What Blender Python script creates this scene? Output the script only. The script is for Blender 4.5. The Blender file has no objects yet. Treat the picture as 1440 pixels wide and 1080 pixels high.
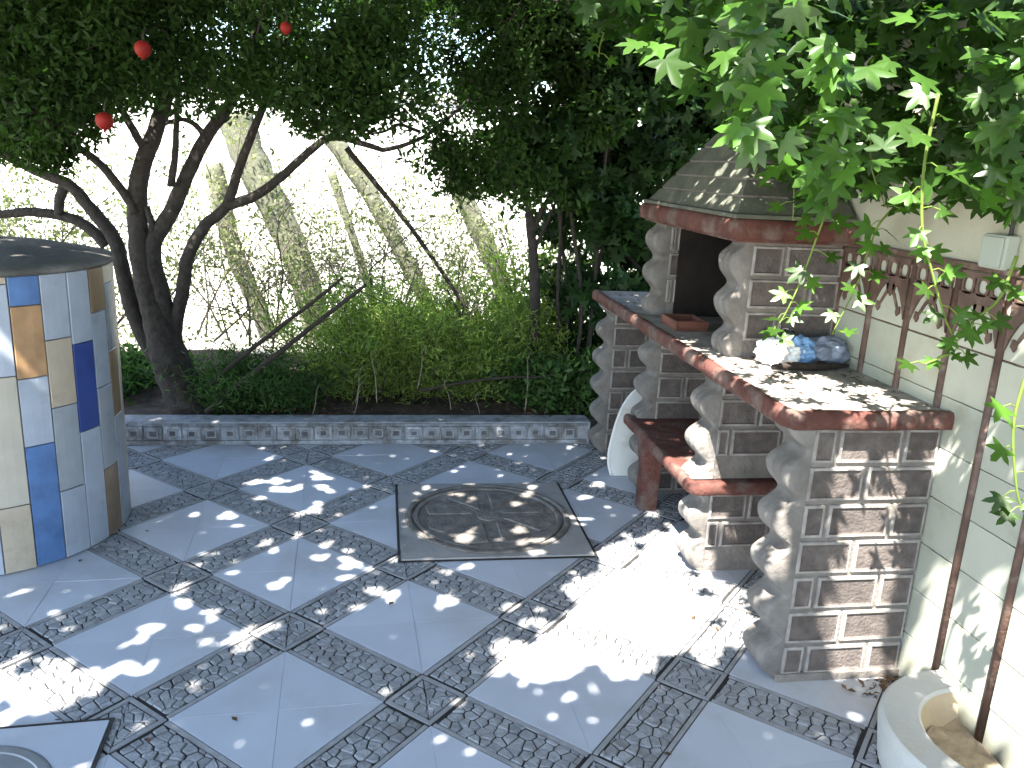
import bpy, bmesh, math, random
import numpy as np
from mathutils import Vector, Matrix, noise
random.seed(7); rng = np.random.default_rng(7)
R = math.radians
scene = bpy.context.scene
COL = scene.collection

# ------------------------------------------------------------------ camera
CAM = np.array([0.0, 0.0, 1.5]); FPX = 1165.0
PITCH, YAW, ROLL = R(14.91), R(9.31), R(-2.80)
_f = np.array([math.sin(YAW)*math.cos(PITCH), math.cos(YAW)*math.cos(PITCH), -math.sin(PITCH)])
_r = np.array([math.cos(YAW), -math.sin(YAW), 0.0]); _d = np.cross(_f, _r)
_r2 = math.cos(ROLL)*_r + math.sin(ROLL)*_d; _d2 = -math.sin(ROLL)*_r + math.cos(ROLL)*_d
RM = np.array([_r2, _d2, _f])
cd = bpy.data.cameras.new('camera'); cam = bpy.data.objects.new('camera', cd); COL.objects.link(cam)
M = Matrix.Identity(4)
for i in range(3):
    M[i][0] = _r2[i]; M[i][1] = -_d2[i]; M[i][2] = -_f[i]; M[i][3] = CAM[i]
cam.matrix_world = M
cd.sensor_fit = 'HORIZONTAL'; cd.sensor_width = 36.0; cd.lens = 36.0*FPX/1440.0; cd.clip_start = 0.05; cd.clip_end = 500
scene.camera = cam
def ray(x, y): return RM.T @ np.array([(x-720)/FPX, (y-540)/FPX, 1.0])
def atz(x, y, z=0.0): d = ray(x, y); return CAM + d*(z-CAM[2])/d[2]
def aty(x, y, Y): d = ray(x, y); return CAM + d*Y/d[1]

# ------------------------------------------------------------------ sky, sun, exposure
S = np.array([-0.32, -0.43, 0.845]); S /= np.linalg.norm(S)        # direction towards the sun
EL = math.asin(S[2]); AZ = math.atan2(S[0], S[1])
w = bpy.data.worlds.new('World'); scene.world = w; w.use_nodes = True
nt = w.node_tree
sky = nt.nodes.new('ShaderNodeTexSky'); sky.sky_type = 'NISHITA'; sky.sun_disc = False
sky.sun_elevation = EL; sky.sun_rotation = AZ % (2*math.pi)
nt.links.new(sky.outputs['Color'], nt.nodes['Background'].inputs['Color'])
nt.nodes['Background'].inputs['Strength'].default_value = 0.14
sl = bpy.data.lights.new('sun', 'SUN'); sl.energy = 5.0; sl.angle = R(0.53); sl.color = (1.0, 0.955, 0.88)
so = bpy.data.objects.new('sun', sl); COL.objects.link(so)
so.rotation_euler = Vector((-S[0], -S[1], -S[2])).to_track_quat('-Z', 'Y').to_euler(); so.location = (-3, -6, 10)
vs = scene.view_settings
vs.view_transform = 'Standard'; vs.look = 'None'; vs.exposure = 2.8; vs.gamma = 1.0; vs.use_curve_mapping = False
scene.cycles.use_denoising = True
scene.cycles.max_bounces = 8; scene.cycles.diffuse_bounces = 5; scene.cycles.transmission_bounces = 6
scene.cycles.transparent_max_bounces = 8; scene.cycles.sample_clamp_indirect = 6.0

# ------------------------------------------------------------------ materials
MATS = {}
def mat(name, col, rough=0.8, var=0.25, scale=12.0, col2=None, bump=0.0, bscale=60.0, spec=0.3, obj_rand=0.0,
        island=0.0, transl=0.0, tcol=None, detail=6.0, stain=None, stain_scale=3.0, stain_lo=0.55, stain_hi=0.7, metal=0.0):
    m = bpy.data.materials.new(name); m.use_nodes = True; n = m.node_tree.nodes; l = m.node_tree.links
    b = n['Principled BSDF']; out = n['Material Output']
    b.inputs['Roughness'].default_value = rough; b.inputs['Specular IOR Level'].default_value = spec
    b.inputs['Metallic'].default_value = metal
    tc = n.new('ShaderNodeTexCoord')
    geo = n.new('ShaderNodeNewGeometry')
    no = n.new('ShaderNodeTexNoise'); no.inputs['Scale'].default_value = scale; no.inputs['Detail'].default_value = detail
    l.new(geo.outputs['Position'], no.inputs['Vector'])
    cr = n.new('ShaderNodeValToRGB'); l.new(no.outputs['Fac'], cr.inputs['Fac'])
    c2 = col2 if col2 else tuple(c*(1-var) for c in col)
    c1 = col if col2 else tuple(min(1, c*(1+var*0.6)) for c in col)
    cr.color_ramp.elements[0].position = 0.3; cr.color_ramp.elements[1].position = 0.7
    cr.color_ramp.elements[0].color = (*c2, 1); cr.color_ramp.elements[1].color = (*c1, 1)
    c = cr.outputs['Color']
    if stain:
        n2 = n.new('ShaderNodeTexNoise'); n2.inputs['Scale'].default_value = stain_scale; n2.inputs['Detail'].default_value = 8
        n2.inputs['Roughness'].default_value = 0.65
        l.new(geo.outputs['Position'], n2.inputs['Vector'])
        mr = n.new('ShaderNodeMapRange'); mr.inputs['From Min'].default_value = stain_lo; mr.inputs['From Max'].default_value = stain_hi
        l.new(n2.outputs['Fac'], mr.inputs['Value'])
        mx = n.new('ShaderNodeMix'); mx.data_type = 'RGBA'; l.new(mr.outputs['Result'], mx.inputs['Factor'])
        l.new(c, mx.inputs['A']); mx.inputs['B'].default_value = (*stain, 1); c = mx.outputs['Result']
    if obj_rand or island:
        hs = n.new('ShaderNodeHueSaturation'); l.new(c, hs.inputs['Color'])
        mr = n.new('ShaderNodeMapRange'); k = obj_rand or island
        mr.inputs['To Min'].default_value = 1-k; mr.inputs['To Max'].default_value = 1+k
        if obj_rand:
            oi = n.new('ShaderNodeObjectInfo'); l.new(oi.outputs['Random'], mr.inputs['Value'])
        else:
            l.new(geo.outputs['Random Per Island'], mr.inputs['Value'])
        l.new(mr.outputs['Result'], hs.inputs['Value']); c = hs.outputs['Color']
    l.new(c, b.inputs['Base Color'])
    if bump:
        nb = n.new('ShaderNodeTexNoise'); nb.inputs['Scale'].default_value = bscale; nb.inputs['Detail'].default_value = 8
        l.new(geo.outputs['Position'], nb.inputs['Vector'])
        bp = n.new('ShaderNodeBump'); bp.inputs['Strength'].default_value = bump; bp.inputs['Distance'].default_value = 0.01
        l.new(nb.outputs['Fac'], bp.inputs['Height']); l.new(bp.outputs['Normal'], b.inputs['Normal'])
    if transl:
        t = n.new('ShaderNodeBsdfTranslucent')
        mu = n.new('ShaderNodeMix'); mu.data_type = 'RGBA'; mu.blend_type = 'MULTIPLY'; mu.inputs['Factor'].default_value = 1
        l.new(c, mu.inputs['A']); mu.inputs['B'].default_value = (*(tcol or (1.6, 2.0, 0.7)), 1)
        l.new(mu.outputs['Result'], t.inputs['Color'])
        ms = n.new('ShaderNodeMixShader'); ms.inputs['Fac'].default_value = transl
        l.new(b.outputs['BSDF'], ms.inputs[1]); l.new(t.outputs['BSDF'], ms.inputs[2]); l.new(ms.outputs['Shader'], out.inputs['Surface'])
    MATS[name] = m; return m
mat('tile_glaze', (.43, .455, .51), .42, .06, 5, bump=.05, bscale=30, obj_rand=.035, stain=(.33, .32, .31), stain_scale=2.3, stain_lo=.5, stain_hi=.8)
mat('tile_groove', (.035, .033, .032), .9, .4, 40)
mat('tile_band', (.275, .28, .29), .7, .28, 26, bump=.5, bscale=90, island=.16, stain=(.18, .175, .17), stain_scale=4)
mat('tile_strip', (.29, .29, .295), .6, .2, 30, bump=.2, stain=(.2, .19, .18), stain_scale=5)
mat('slab', (.10, .095, .09), .95, .3, 10)
mat('soil', (.07, .05, .035), .95, .5, 14, bump=.8, bscale=40)
mat('dry_ground', (.50, .47, .40), .95, .3, 3, bump=.5, bscale=30)
mat('white_render', (.80, .79, .75), .9, .06, 4, bump=.25, bscale=50)
mat('cream_plaster', (.42, .41, .32), .9, .10, 4, bump=.2, bscale=60, stain=(.31, .30, .225), stain_scale=2.2)
mat('wall_tile', (.37, .38, .315), .32, .12, 3, spec=.4, obj_rand=.08, stain=(.25, .24, .17), stain_scale=6, stain_lo=.52, stain_hi=.85)
mat('wall_grout', (.16, .10, .07), .95, .4, 40)
mat('brown_relief', (.105, .062, .047), .5, .35, 18, spec=.35, bump=.35, bscale=70, stain=(.19, .145, .12), stain_scale=12)
mat('concrete', (.19, .17, .152), .9, .28, 14, bump=.6, bscale=70, stain=(.14, .12, .105), stain_scale=5)
mat('scallop', (.175, .162, .148), .85, .3, 12, bump=.45, bscale=60, stain=(.12, .105, .092), stain_scale=7, stain_lo=.48)
mat('brick_panel', (.105, .088, .080), .85, .3, 30, bump=.5, bscale=110, obj_rand=.16, stain=(.14, .12, .108), stain_scale=9)
mat('brick_frame', (.27, .25, .23), .8, .3, 25, bump=.3, bscale=80, stain=(.14, .12, .105), stain_scale=10, stain_lo=.48)
mat('counter_top', (.33, .30, .265), .75, .35, 9, bump=.6, bscale=60, stain=(.10, .085, .07), stain_scale=6)
mat('red_paint', (.105, .043, .034), .72, .4, 16, bump=.5, bscale=60, spec=.2, stain=(.145, .11, .093), stain_scale=9, stain_lo=.48, stain_hi=.66)
mat('hood_paint', (.105, .11, .085), .8, .3, 10, bump=.5, bscale=50, stain=(.20, .18, .15), stain_scale=8)
mat('hearth_black', (.018, .014, .012), .95, .4, 12)  # near-black colour for the back and sides of the hearth
mat('iron', (.17, .155, .14), .75, .4, 16, bump=.8, bscale=45, stain=(.25, .235, .215), stain_scale=9)
mat('cover_plate', (.30, .29, .28), .75, .15, 8, bump=.3, bscale=40, stain=(.2, .185, .17), stain_scale=5)
mat('steel', (.20, .21, .22), .35, .15, 8, spec=.5)
mat('kerb', (.30, .31, .33), .8, .25, 20, bump=.5, bscale=60, stain=(.17, .16, .15), stain_scale=8, stain_lo=.5, stain_hi=.62)
mat('kerb_dark', (.10, .10, .11), .6, .4, 30, island=.3)
mat('kerb_tile', (.30, .32, .35), .6, .35, 30, obj_rand=.3, bump=.4, bscale=90, stain=(.13, .125, .12), stain_scale=9, stain_lo=.46, stain_hi=.6)
mat('bark', (.040, .034, .029), .95, .35, 30, bump=1.0, bscale=45, stain=(.062, .055, .048), stain_scale=10)
mat('shadow_band_tone', (.12, .125, .085), .95, .25, 14, bump=.6, bscale=40)  # grey-green tone of the shadow bands modelled before the white wall
mat('twig', (.042, .035, .027), .95, .3, 20)
mat('pale_twig', (.085, .075, .058), .95, .3, 20)
mat('dry_stem', (.20, .175, .13), .9, .3, 20)
mat('leaf_dark', (.026, .055, .013), .55, .35, 3, spec=.12, island=.35, transl=.34)
mat('leaf_deep', (.018, .042, .012), .5, .35, 3, spec=.12, island=.35, transl=.2)
mat('leaf_vine', (.026, .064, .010), .45, .3, 6, spec=.25, island=.35, transl=.36)
mat('leaf_vine_solo', (.046, .108, .014), .38, .3, 12, spec=.5, obj_rand=.45, transl=.36)
mat('leaf_shrub', (.18, .25, .055), .6, .3, 4, island=.4, transl=.35)
mat('leaf_low', (.045, .095, .022), .6, .3, 4, island=.35, transl=.3)
mat('leaf_twiggy', (.15, .165, .085), .7, .3, 4, island=.35, transl=.3)
mat('dead_leaf', (.10, .06, .035), .8, .4, 30, obj_rand=.3)
mat('fruit', (.20, .012, .008), .6, .3, 30, spec=.2)
mat('white_board', (.62, .62, .59), .7, .06, 4, stain=(.42, .41, .38), stain_scale=4)
mat('bag_white', (.72, .74, .76), .5, .06, 8)
mat('bag_blue', (.20, .36, .62), .5, .2, 10)
mat('bag_grey', (.20, .23, .30), .5, .2, 10)
mat('terracotta', (.15, .06, .04), .8, .25, 14, stain=(.08, .045, .035), stain_scale=12)
mat('char', (.03, .022, .018), .9, .5, 24, bump=.8)
mat('basin', (.46, .45, .42), .75, .08, 6, bump=.2, bscale=60, stain=(.46, .42, .36), stain_scale=5)
mat('basin_in', (.52, .42, .28), .85, .1, 8, bump=.3, bscale=50)
mat('sand', (.34, .28, .20), .95, .3, 22, bump=1, bscale=60)
mat('box_plastic', (.34, .37, .32), .5, .05, 5)
mat('cable', (.03, .03, .03), .6, .1)
mat('well_cap', (.115, .11, .10), .8, .3, 9, bump=.5, bscale=40, stain=(.19, .18, .165), stain_scale=5)
mat('well_body', (.30, .28, .25), .9, .2, 9)
for nm, c in dict(white=(.345, .385, .45), pale=(.31, .35, .41), grey=(.27, .295, .32), blue=(.085, .17, .36), deep=(.030, .058, .22), tan=(.38, .225, .115),
                  sand=(.40, .34, .26), brown=(.21, .145, .09), beige=(.42, .385, .32), slate=(.18, .21, .26)).items():
    mat('az_'+nm, c, .3, .10 if nm not in ('blue', 'brown', 'slate', 'tan') else .3, 14, spec=.45, obj_rand=.05,
        stain=tuple(v*.72 for v in c), stain_scale=7, bump=.06, bscale=40)
glass = bpy.data.materials.new('clear_plastic'); glass.use_nodes = True
gb = glass.node_tree.nodes['Principled BSDF']; gb.inputs['Transmission Weight'].default_value = 1; gb.inputs['Roughness'].default_value = .12
gb.inputs['Base Color'].default_value = (.9, .93, .93, 1); gb.inputs['IOR'].default_value = 1.2; MATS['clear_plastic'] = glass

# ------------------------------------------------------------------ helpers
def link(name, me, parent=None, loc=None, rot=None, scale=None):
    o = bpy.data.objects.new(name, me); COL.objects.link(o)
    if parent: o.parent = parent
    if loc is not None: o.location = loc
    if rot is not None: o.rotation_euler = rot
    if scale is not None: o.scale = scale if hasattr(scale, '__len__') else (scale,)*3
    return o
def tag(o, label=None, cat=None, group=None, kind=None):
    if label: o['label'] = label
    if cat: o['category'] = cat
    if group: o['group'] = group
    if kind: o['kind'] = kind
    return o
def empty(name, loc=(0, 0, 0)):
    return link(name, None, loc=loc)
class MB:
    def __init__(s): s.v = []; s.f = []; s.m = []
    def add(s, vs, fs, mi=0):
        k = len(s.v); s.v += [tuple(map(float, v)) for v in vs]; s.f += [tuple(i+k for i in f) for f in fs]; s.m += [mi]*len(fs); return s
    def box(s, a, b, mi=0, bev=0.0):
        (x0, y0, z0), (x1, y1, z1) = a, b
        if bev <= 0:
            return s.add([(x0,y0,z0),(x1,y0,z0),(x1,y1,z0),(x0,y1,z0),(x0,y0,z1),(x1,y0,z1),(x1,y1,z1),(x0,y1,z1)],
                         [(0,3,2,1),(4,5,6,7),(0,1,5,4),(1,2,6,5),(2,3,7,6),(3,0,4,7)], mi)
        e = bev
        bm = bmesh.new(); bmesh.ops.create_cube(bm, size=1)
        for v in bm.verts: v.co = Vector(((x0+x1)/2+v.co.x*(x1-x0), (y0+y1)/2+v.co.y*(y1-y0), (z0+z1)/2+v.co.z*(z1-z0)))
        bmesh.ops.bevel(bm, geom=bm.edges[:], offset=e, segments=2, affect='EDGES', profile=.6)
        bm.verts.index_update()
        s.add([v.co[:] for v in bm.verts], [[v.index for v in f.verts] for f in bm.faces], mi); bm.free(); return s
    def prism(s, poly, z0, z1, mi=0, inset=0.0, mi_top=None):
        n = len(poly); c = np.mean(np.array(poly), axis=0)
        top = [tuple(c+(np.array(p)-c)*(1-inset)) for p in poly]
        k = len(s.v)
        s.v += [(p[0], p[1], z0) for p in poly]+[(p[0], p[1], z1) for p in top]
        for i in range(n):
            j = (i+1) % n; s.f.append((k+i, k+j, k+n+j, k+n+i)); s.m.append(mi)
        s.f.append(tuple(range(k+n, k+2*n))); s.m.append(mi if mi_top is None else mi_top); return s
    def tube(s, pts, rad, n=8, mi=0, wob=0.0, cap=True):
        pts = [Vector(p) for p in pts]; k = len(s.v); m = len(pts)
        up = Vector((0.31, 0.17, 0.93)); prev = None
        for i, p in enumerate(pts):
            t = (pts[min(i+1, m-1)]-pts[max(i-1, 0)])
            t = t.normalized() if t.length > 1e-9 else Vector((0, 0, 1))
            a = (prev - t*prev.dot(t)) if prev else t.cross(up)
            if a.length < 1e-6: a = t.orthogonal()
            a.normalize(); b = t.cross(a); prev = a
            r = rad[i] if hasattr(rad, '__len__') else rad
            for j in range(n):
                an = 2*math.pi*j/n; rr = r*(1+wob*math.sin(3*an+i*1.7)+wob*random.uniform(-.6, .6)) if wob else r
                s.v.append(tuple(p+a*math.cos(an)*rr+b*math.sin(an)*rr))
        for i in range(m-1):
            for j in range(n):
                j2 = (j+1) % n; s.f.append((k+i*n+j, k+i*n+j2, k+(i+1)*n+j2, k+(i+1)*n+j)); s.m.append(mi)
        if cap and n > 2:
            s.f.append(tuple(k+j for j in range(n-1, -1, -1))); s.m.append(mi)
            s.f.append(tuple(k+(m-1)*n+j for j in range(n))); s.m.append(mi)
        return s
    def mesh(s, mats, smooth=False, name='m'):
        me = bpy.data.meshes.new(name); me.from_pydata(s.v, [], s.f)
        for mm in ([mats] if isinstance(mats, str) else mats): me.materials.append(MATS[mm])
        me.polygons.foreach_set('material_index', s.m)
        if smooth: me.polygons.foreach_set('use_smooth', [True]*len(s.f))
        me.validate(); me.update(); return me
    def build(s, name, mats, parent=None, smooth=False, **kw):
        return link(name, s.mesh(mats, smooth, name), parent, **kw)
def catmull(pts, per=6):
    P = [np.array(p, float) for p in pts]; P = [2*P[0]-P[1]]+P+[2*P[-1]-P[-2]]; out = []
    for i in range(1, len(P)-2):
        for k in range(per):
            t = k/per; a, b, c, d = P[i-1], P[i], P[i+1], P[i+2]
            out.append(.5*((2*b)+(-a+c)*t+(2*a-5*b+4*c-d)*t*t+(-a+3*b-3*c+d)*t**3))
    out.append(P[-2]); return out
def smooth_by_angle(o, deg=35):
    me = o.data; me.polygons.foreach_set('use_smooth', [True]*len(me.polygons))
    try: me.set_sharp_from_angle(angle=R(deg))
    except Exception: pass
    return o

# --- leaves
def tmpl_small(l=1.0, wd=.42):                     # folded lance leaf, 4 triangles
    v = [(0, 0, 0), (l*.5, wd*.5, .10*l), (l, 0, -.06*l), (l*.5, -wd*.5, .10*l), (l*.5, 0, 0)]
    return np.array(v), [(0, 4, 1), (4, 2, 1), (0, 3, 4), (4, 3, 2)]
def tmpl_oval():                                   # broad pointed leaf about its own centre
    v = [(-.5, 0, 0), (-.1, .42, .05), (.5, 0, -.05), (-.1, -.42, .05), (-.05, 0, 0)]
    return np.array(v), [(0, 4, 1), (4, 2, 1), (0, 3, 4), (4, 3, 2)]
def tmpl_palm(sd=0):                               # five pointed lobes with toothed edges, folded along the veins
    rr = random.Random(sd); v = [(0, 0, 0)]; ang = [-118, -95, -74, -52, -38, -22, 0, 22, 38, 52, 74, 95, 118]
    rad = [.34, .56, .66, .44, .86, .50, 1.02, .50, .86, .44, .66, .56, .34]
    rad[4] = .50; ang[4] = -30; rad[3] = .84; ang[3] = -46; rad[8] = .50; ang[8] = 30; rad[9] = .84; ang[9] = 46
    seq = [(-128, .20), (-112, .52), (-98, .66), (-84, .46), (-68, .40), (-58, .68), (-48, .90), (-36, .62), (-24, .44), (-12, .76), (0, 1.05),
           (12, .76), (24, .44), (36, .62), (48, .90), (58, .68), (68, .40), (84, .46), (98, .66), (112, .52), (128, .20)]
    for a, r_ in seq:
        r_ *= rr.uniform(.93, 1.07); an = R(a+rr.uniform(-3, 3)); x, y = r_*math.cos(an), r_*math.sin(an)
        z = .10*math.cos(R(a)*7.3)*r_ - .22*r_*r_ + rr.uniform(-.03, .03)
        v.append((x+.0, y, z))
    v = [(x*.55, y*.55, z*.55) for x, y, z in v]
    return np.array(v), [(0, i, i+1) for i in range(1, len(v)-1)]
def rand_frames(N, up_bias=.6, tilt=None):
    nrm = rng.normal(size=(N, 3)); nrm /= np.linalg.norm(nrm, axis=1)[:, None]
    b = np.array(tilt if tilt is not None else (0, 0, 1.0))
    nrm = nrm*(1-up_bias)+b*up_bias*1.0; nrm /= np.linalg.norm(nrm, axis=1)[:, None]
    t = rng.normal(size=(N, 3)); t -= nrm*np.sum(t*nrm, axis=1)[:, None]; t /= np.linalg.norm(t, axis=1)[:, None]
    return t, np.cross(nrm, t), nrm
def leaf_mesh(P, size, tmpl, mats, up_bias=.55, tilt=None, name='leaves', frames=None):
    P = np.asarray(P, float); N = len(P); V, F = tmpl; k = len(V)
    X, Y, Z = frames if frames else rand_frames(N, up_bias, tilt)
    sz = np.broadcast_to(np.asarray(size, float), (N,))
    W = P[:, None, :] + sz[:, None, None]*(V[None, :, 0:1]*X[:, None, :]+V[None, :, 1:2]*Y[:, None, :]+V[None, :, 2:3]*Z[:, None, :])
    W = W.reshape(-1, 3); F = np.array(F); fa = (F[None]+(np.arange(N)*k)[:, None, None]).reshape(-1, 3)
    me = bpy.data.meshes.new(name); me.vertices.add(len(W)); me.vertices.foreach_set('co', W.ravel().astype(np.float32))
    nf = len(fa); me.loops.add(nf*3); me.loops.foreach_set('vertex_index', fa.ravel().astype(np.int32))
    me.polygons.add(nf); me.polygons.foreach_set('loop_start', (np.arange(nf)*3).astype(np.int32))
    me.polygons.foreach_set('loop_total', np.full(nf, 3, np.int32))
    me.materials.append(MATS[mats]); me.update(calc_edges=True); return me

# --- where the photograph shows sun coming through the leaves: openings in the foliage along the sun's rays
def in_poly(x, y, poly):
    c = np.zeros(len(x), bool); n = len(poly)
    for i in range(n):
        x0, y0 = poly[i]; x1, y1 = poly[(i+1) % n]
        k = ((y0 > y) != (y1 > y)); c ^= k & (x < (x1-x0)*(y-y0)/(y1-y0+1e-12)+x0)
    return c
def wobble(x, y, a=.05): return a*(np.sin(17*x+5*np.sin(9*y))+np.sin(23*y+4*np.sin(13*x)))*.7
fl = lambda pts: [tuple(atz(*p)[:2]) for p in pts]
LIT_FLOOR = [fl([(668, 925), (720, 905), (760, 880), (800, 862), (800, 815), (850, 790), (880, 760), (930, 745), (990, 790), (1060, 830), (1090, 900), (1040, 930), (960, 925), (930, 950), (840, 955), (760, 945), (690, 960)]),
             fl([(-60, 950), (0, 925), (60, 925), (120, 930), (160, 955), (130, 985), (60, 1008), (-60, 1015)])]
LIT_TOP = [(1.10, 2.0), (1.60, 2.0), (1.54, 2.40), (1.40, 2.62), (1.24, 2.80), (1.12, 2.9)]
_dr = random.Random(11); DAPPLE = []
for i in range(105):
    px_, py_ = _dr.uniform(0, 1000), _dr.triangular(640, 960, 740)
    if px_ < 210 and py_ < 830: continue
    p = atz(px_, py_); DAPPLE.append((p[0], p[1], _dr.choice([.0, .002, .004, .007, .012])))
for i in range(30):
    px_, py_ = _dr.gauss(870, 80), _dr.gauss(790, 60); p = atz(px_, py_); DAPPLE.append((p[0], p[1], _dr.choice([.002, .008, .016])))
for i in range(12):
    px_, py_ = _dr.gauss(410, 40), _dr.gauss(678, 12); p = atz(px_, py_); DAPPLE.append((p[0], p[1], _dr.choice([.004, .012])))
for i in range(9):
    px_, py_ = _dr.gauss(330, 60), _dr.gauss(890, 14); p = atz(px_, py_); DAPPLE.append((p[0], p[1], _dr.choice([.003, .010])))
DAPPLE = np.array(DAPPLE)
def sun_gap(P, pad=.045, vine=True):
    P = np.asarray(P, float); k = np.zeros(len(P), bool)
    def hit(z): t = (P[:, 2]-z)/S[2]; return P-S[None]*t[:, None], t > .05
    F, ok = hit(0.0); wx = F[:, 0]+wobble(F[:, 0], F[:, 1]); wy = F[:, 1]+wobble(F[:, 1]+3, F[:, 0])
    for poly in LIT_FLOOR: k |= in_poly(wx, wy, poly)
    for x, y, r_ in DAPPLE: k |= (F[:, 0]-x)**2+(F[:, 1]-y)**2 < (r_+pad)**2
    F, o = hit(.87); wx = F[:, 0]+wobble(F[:, 0], F[:, 1], .04); wy = F[:, 1]+wobble(F[:, 1]+3, F[:, 0], .04)
    k |= o & in_poly(wx, wy, LIT_TOP)
    F, o = hit(.38); k |= o & (F[:, 0] > 1.08) & (F[:, 0] < 1.30) & (F[:, 1] > 2.66) & (F[:, 1] < 3.05)
    t = (P[:, 1]-2.07)/S[1]; F = P-S[None]*t[:, None]; o = t > 0                      # front of the barbecue
    u = F[:, 0]+wobble(F[:, 0], F[:, 2], .02)
    k |= o & (u > 1.27+.12*(.8-F[:, 2])*.9) & (u < 1.545+.03*(.8-F[:, 2])) & (F[:, 2] > -.02) & (F[:, 2] < .80)
    k |= o & (u > 1.10) & (u < 1.20) & (F[:, 2] > .33) & (F[:, 2] < .74)
    t = (P[:, 0]-1.63)/S[0]; F = P-S[None]*t[:, None]; o = t > 0                      # garden wall
    y_ = F[:, 1]; z_ = F[:, 2]+.05*np.sin(41*y_)+.04*np.sin(77*y_+1)
    k |= o & (y_ > .9) & (y_ < 2.07) & (z_ > -.05) & (z_ < .50+.10*np.sin(9*y_))
    F, o = hit(1.45); k |= o & (F[:, 0] > 1.16) & (F[:, 0] < 1.38) & (F[:, 1] > 2.74) & (F[:, 1] < 3.25) & (np.sin(60*F[:, 0])+np.sin(47*F[:, 1]) > -.3)
    F, o = hit(1.72); k |= vine & o & (F[:, 0] > .75) & (F[:, 0] < 1.65) & (F[:, 1] > 1.45) & (F[:, 1] < 2.6) & (np.sin(31*F[:, 0]+1)+np.sin(27*F[:, 1]) > -.25)
    F, o = hit(.55); k |= o & (F[:, 0] > -.9) & (F[:, 0] < 1.0) & (F[:, 1] > 4.75) & (F[:, 1] < 6.6) & (np.sin(23*F[:, 0]+1)+np.sin(19*F[:, 1]) > -1.3)
    return k

# ------------------------------------------------------------------ setting: ground, floor, kerb bed
g = MB()
n = 40; xs = np.linspace(-200, 200, 3)
g.add([(-220, -220, -.06), (220, -220, -.06), (220, 220, -.06), (-220, 220, -.06)], [(0, 1, 2, 3)])
tag(g.build('ground', 'dry_ground'), kind='structure')

L = 0.41; PER = L*math.sqrt(2); HB = .1488*PER
ANG = R(42.38); U = np.array([math.sin(ANG), math.cos(ANG)]); Vv = np.array([-math.cos(ANG), math.sin(ANG)])
O0 = np.array([.0898, 1.3847])*1.5
AX = (U-Vv)/math.sqrt(2); AY = (U+Vv)/math.sqrt(2); rotz = math.atan2(AX[1], AX[0])
floor = tag(MB().box((-3.4, -1.6, -.055), (1.66, 4.36, -.024)).build('patio_floor', 'slab'), kind='structure')
def clip_poly(poly, a, b, c):                       # keep a*x+b*y<=c
    out = []
    for i in range(len(poly)):
        p, q = poly[i], poly[(i+1) % len(poly)]; dp = a*p[0]+b*p[1]-c; dq = a*q[0]+b*q[1]-c
        if dp <= 0: out.append(p)
        if (dp < 0) != (dq < 0) and dp != dq:
            t = dp/(dp-dq); out.append((p[0]+(q[0]-p[0])*t, p[1]+(q[1]-p[1])*t))
    return out
def clip_sq(poly, lo, hi):
    for a, b, c in ((1, 0, hi), (-1, 0, -lo), (0, 1, hi), (0, -1, -lo)):
        poly = clip_poly(poly, a, b, c)
        if len(poly) < 3: return []
    return poly
def voronoi_cells(seeds, regions):
    out = []
    for i, s in enumerate(seeds):
        for reg in regions:
            poly = list(reg)
            for j, t in enumerate(seeds):
                if i == j or (s[0]-t[0])**2+(s[1]-t[1])**2 > .013: continue
                mx, my = (s[0]+t[0])/2, (s[1]+t[1])/2; a, b = t[0]-s[0], t[1]-s[1]
                poly = clip_poly(poly, a, b, a*mx+b*my)
                if len(poly) < 3: break
            if len(poly) >= 3: out.append(poly)
    return out
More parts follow.
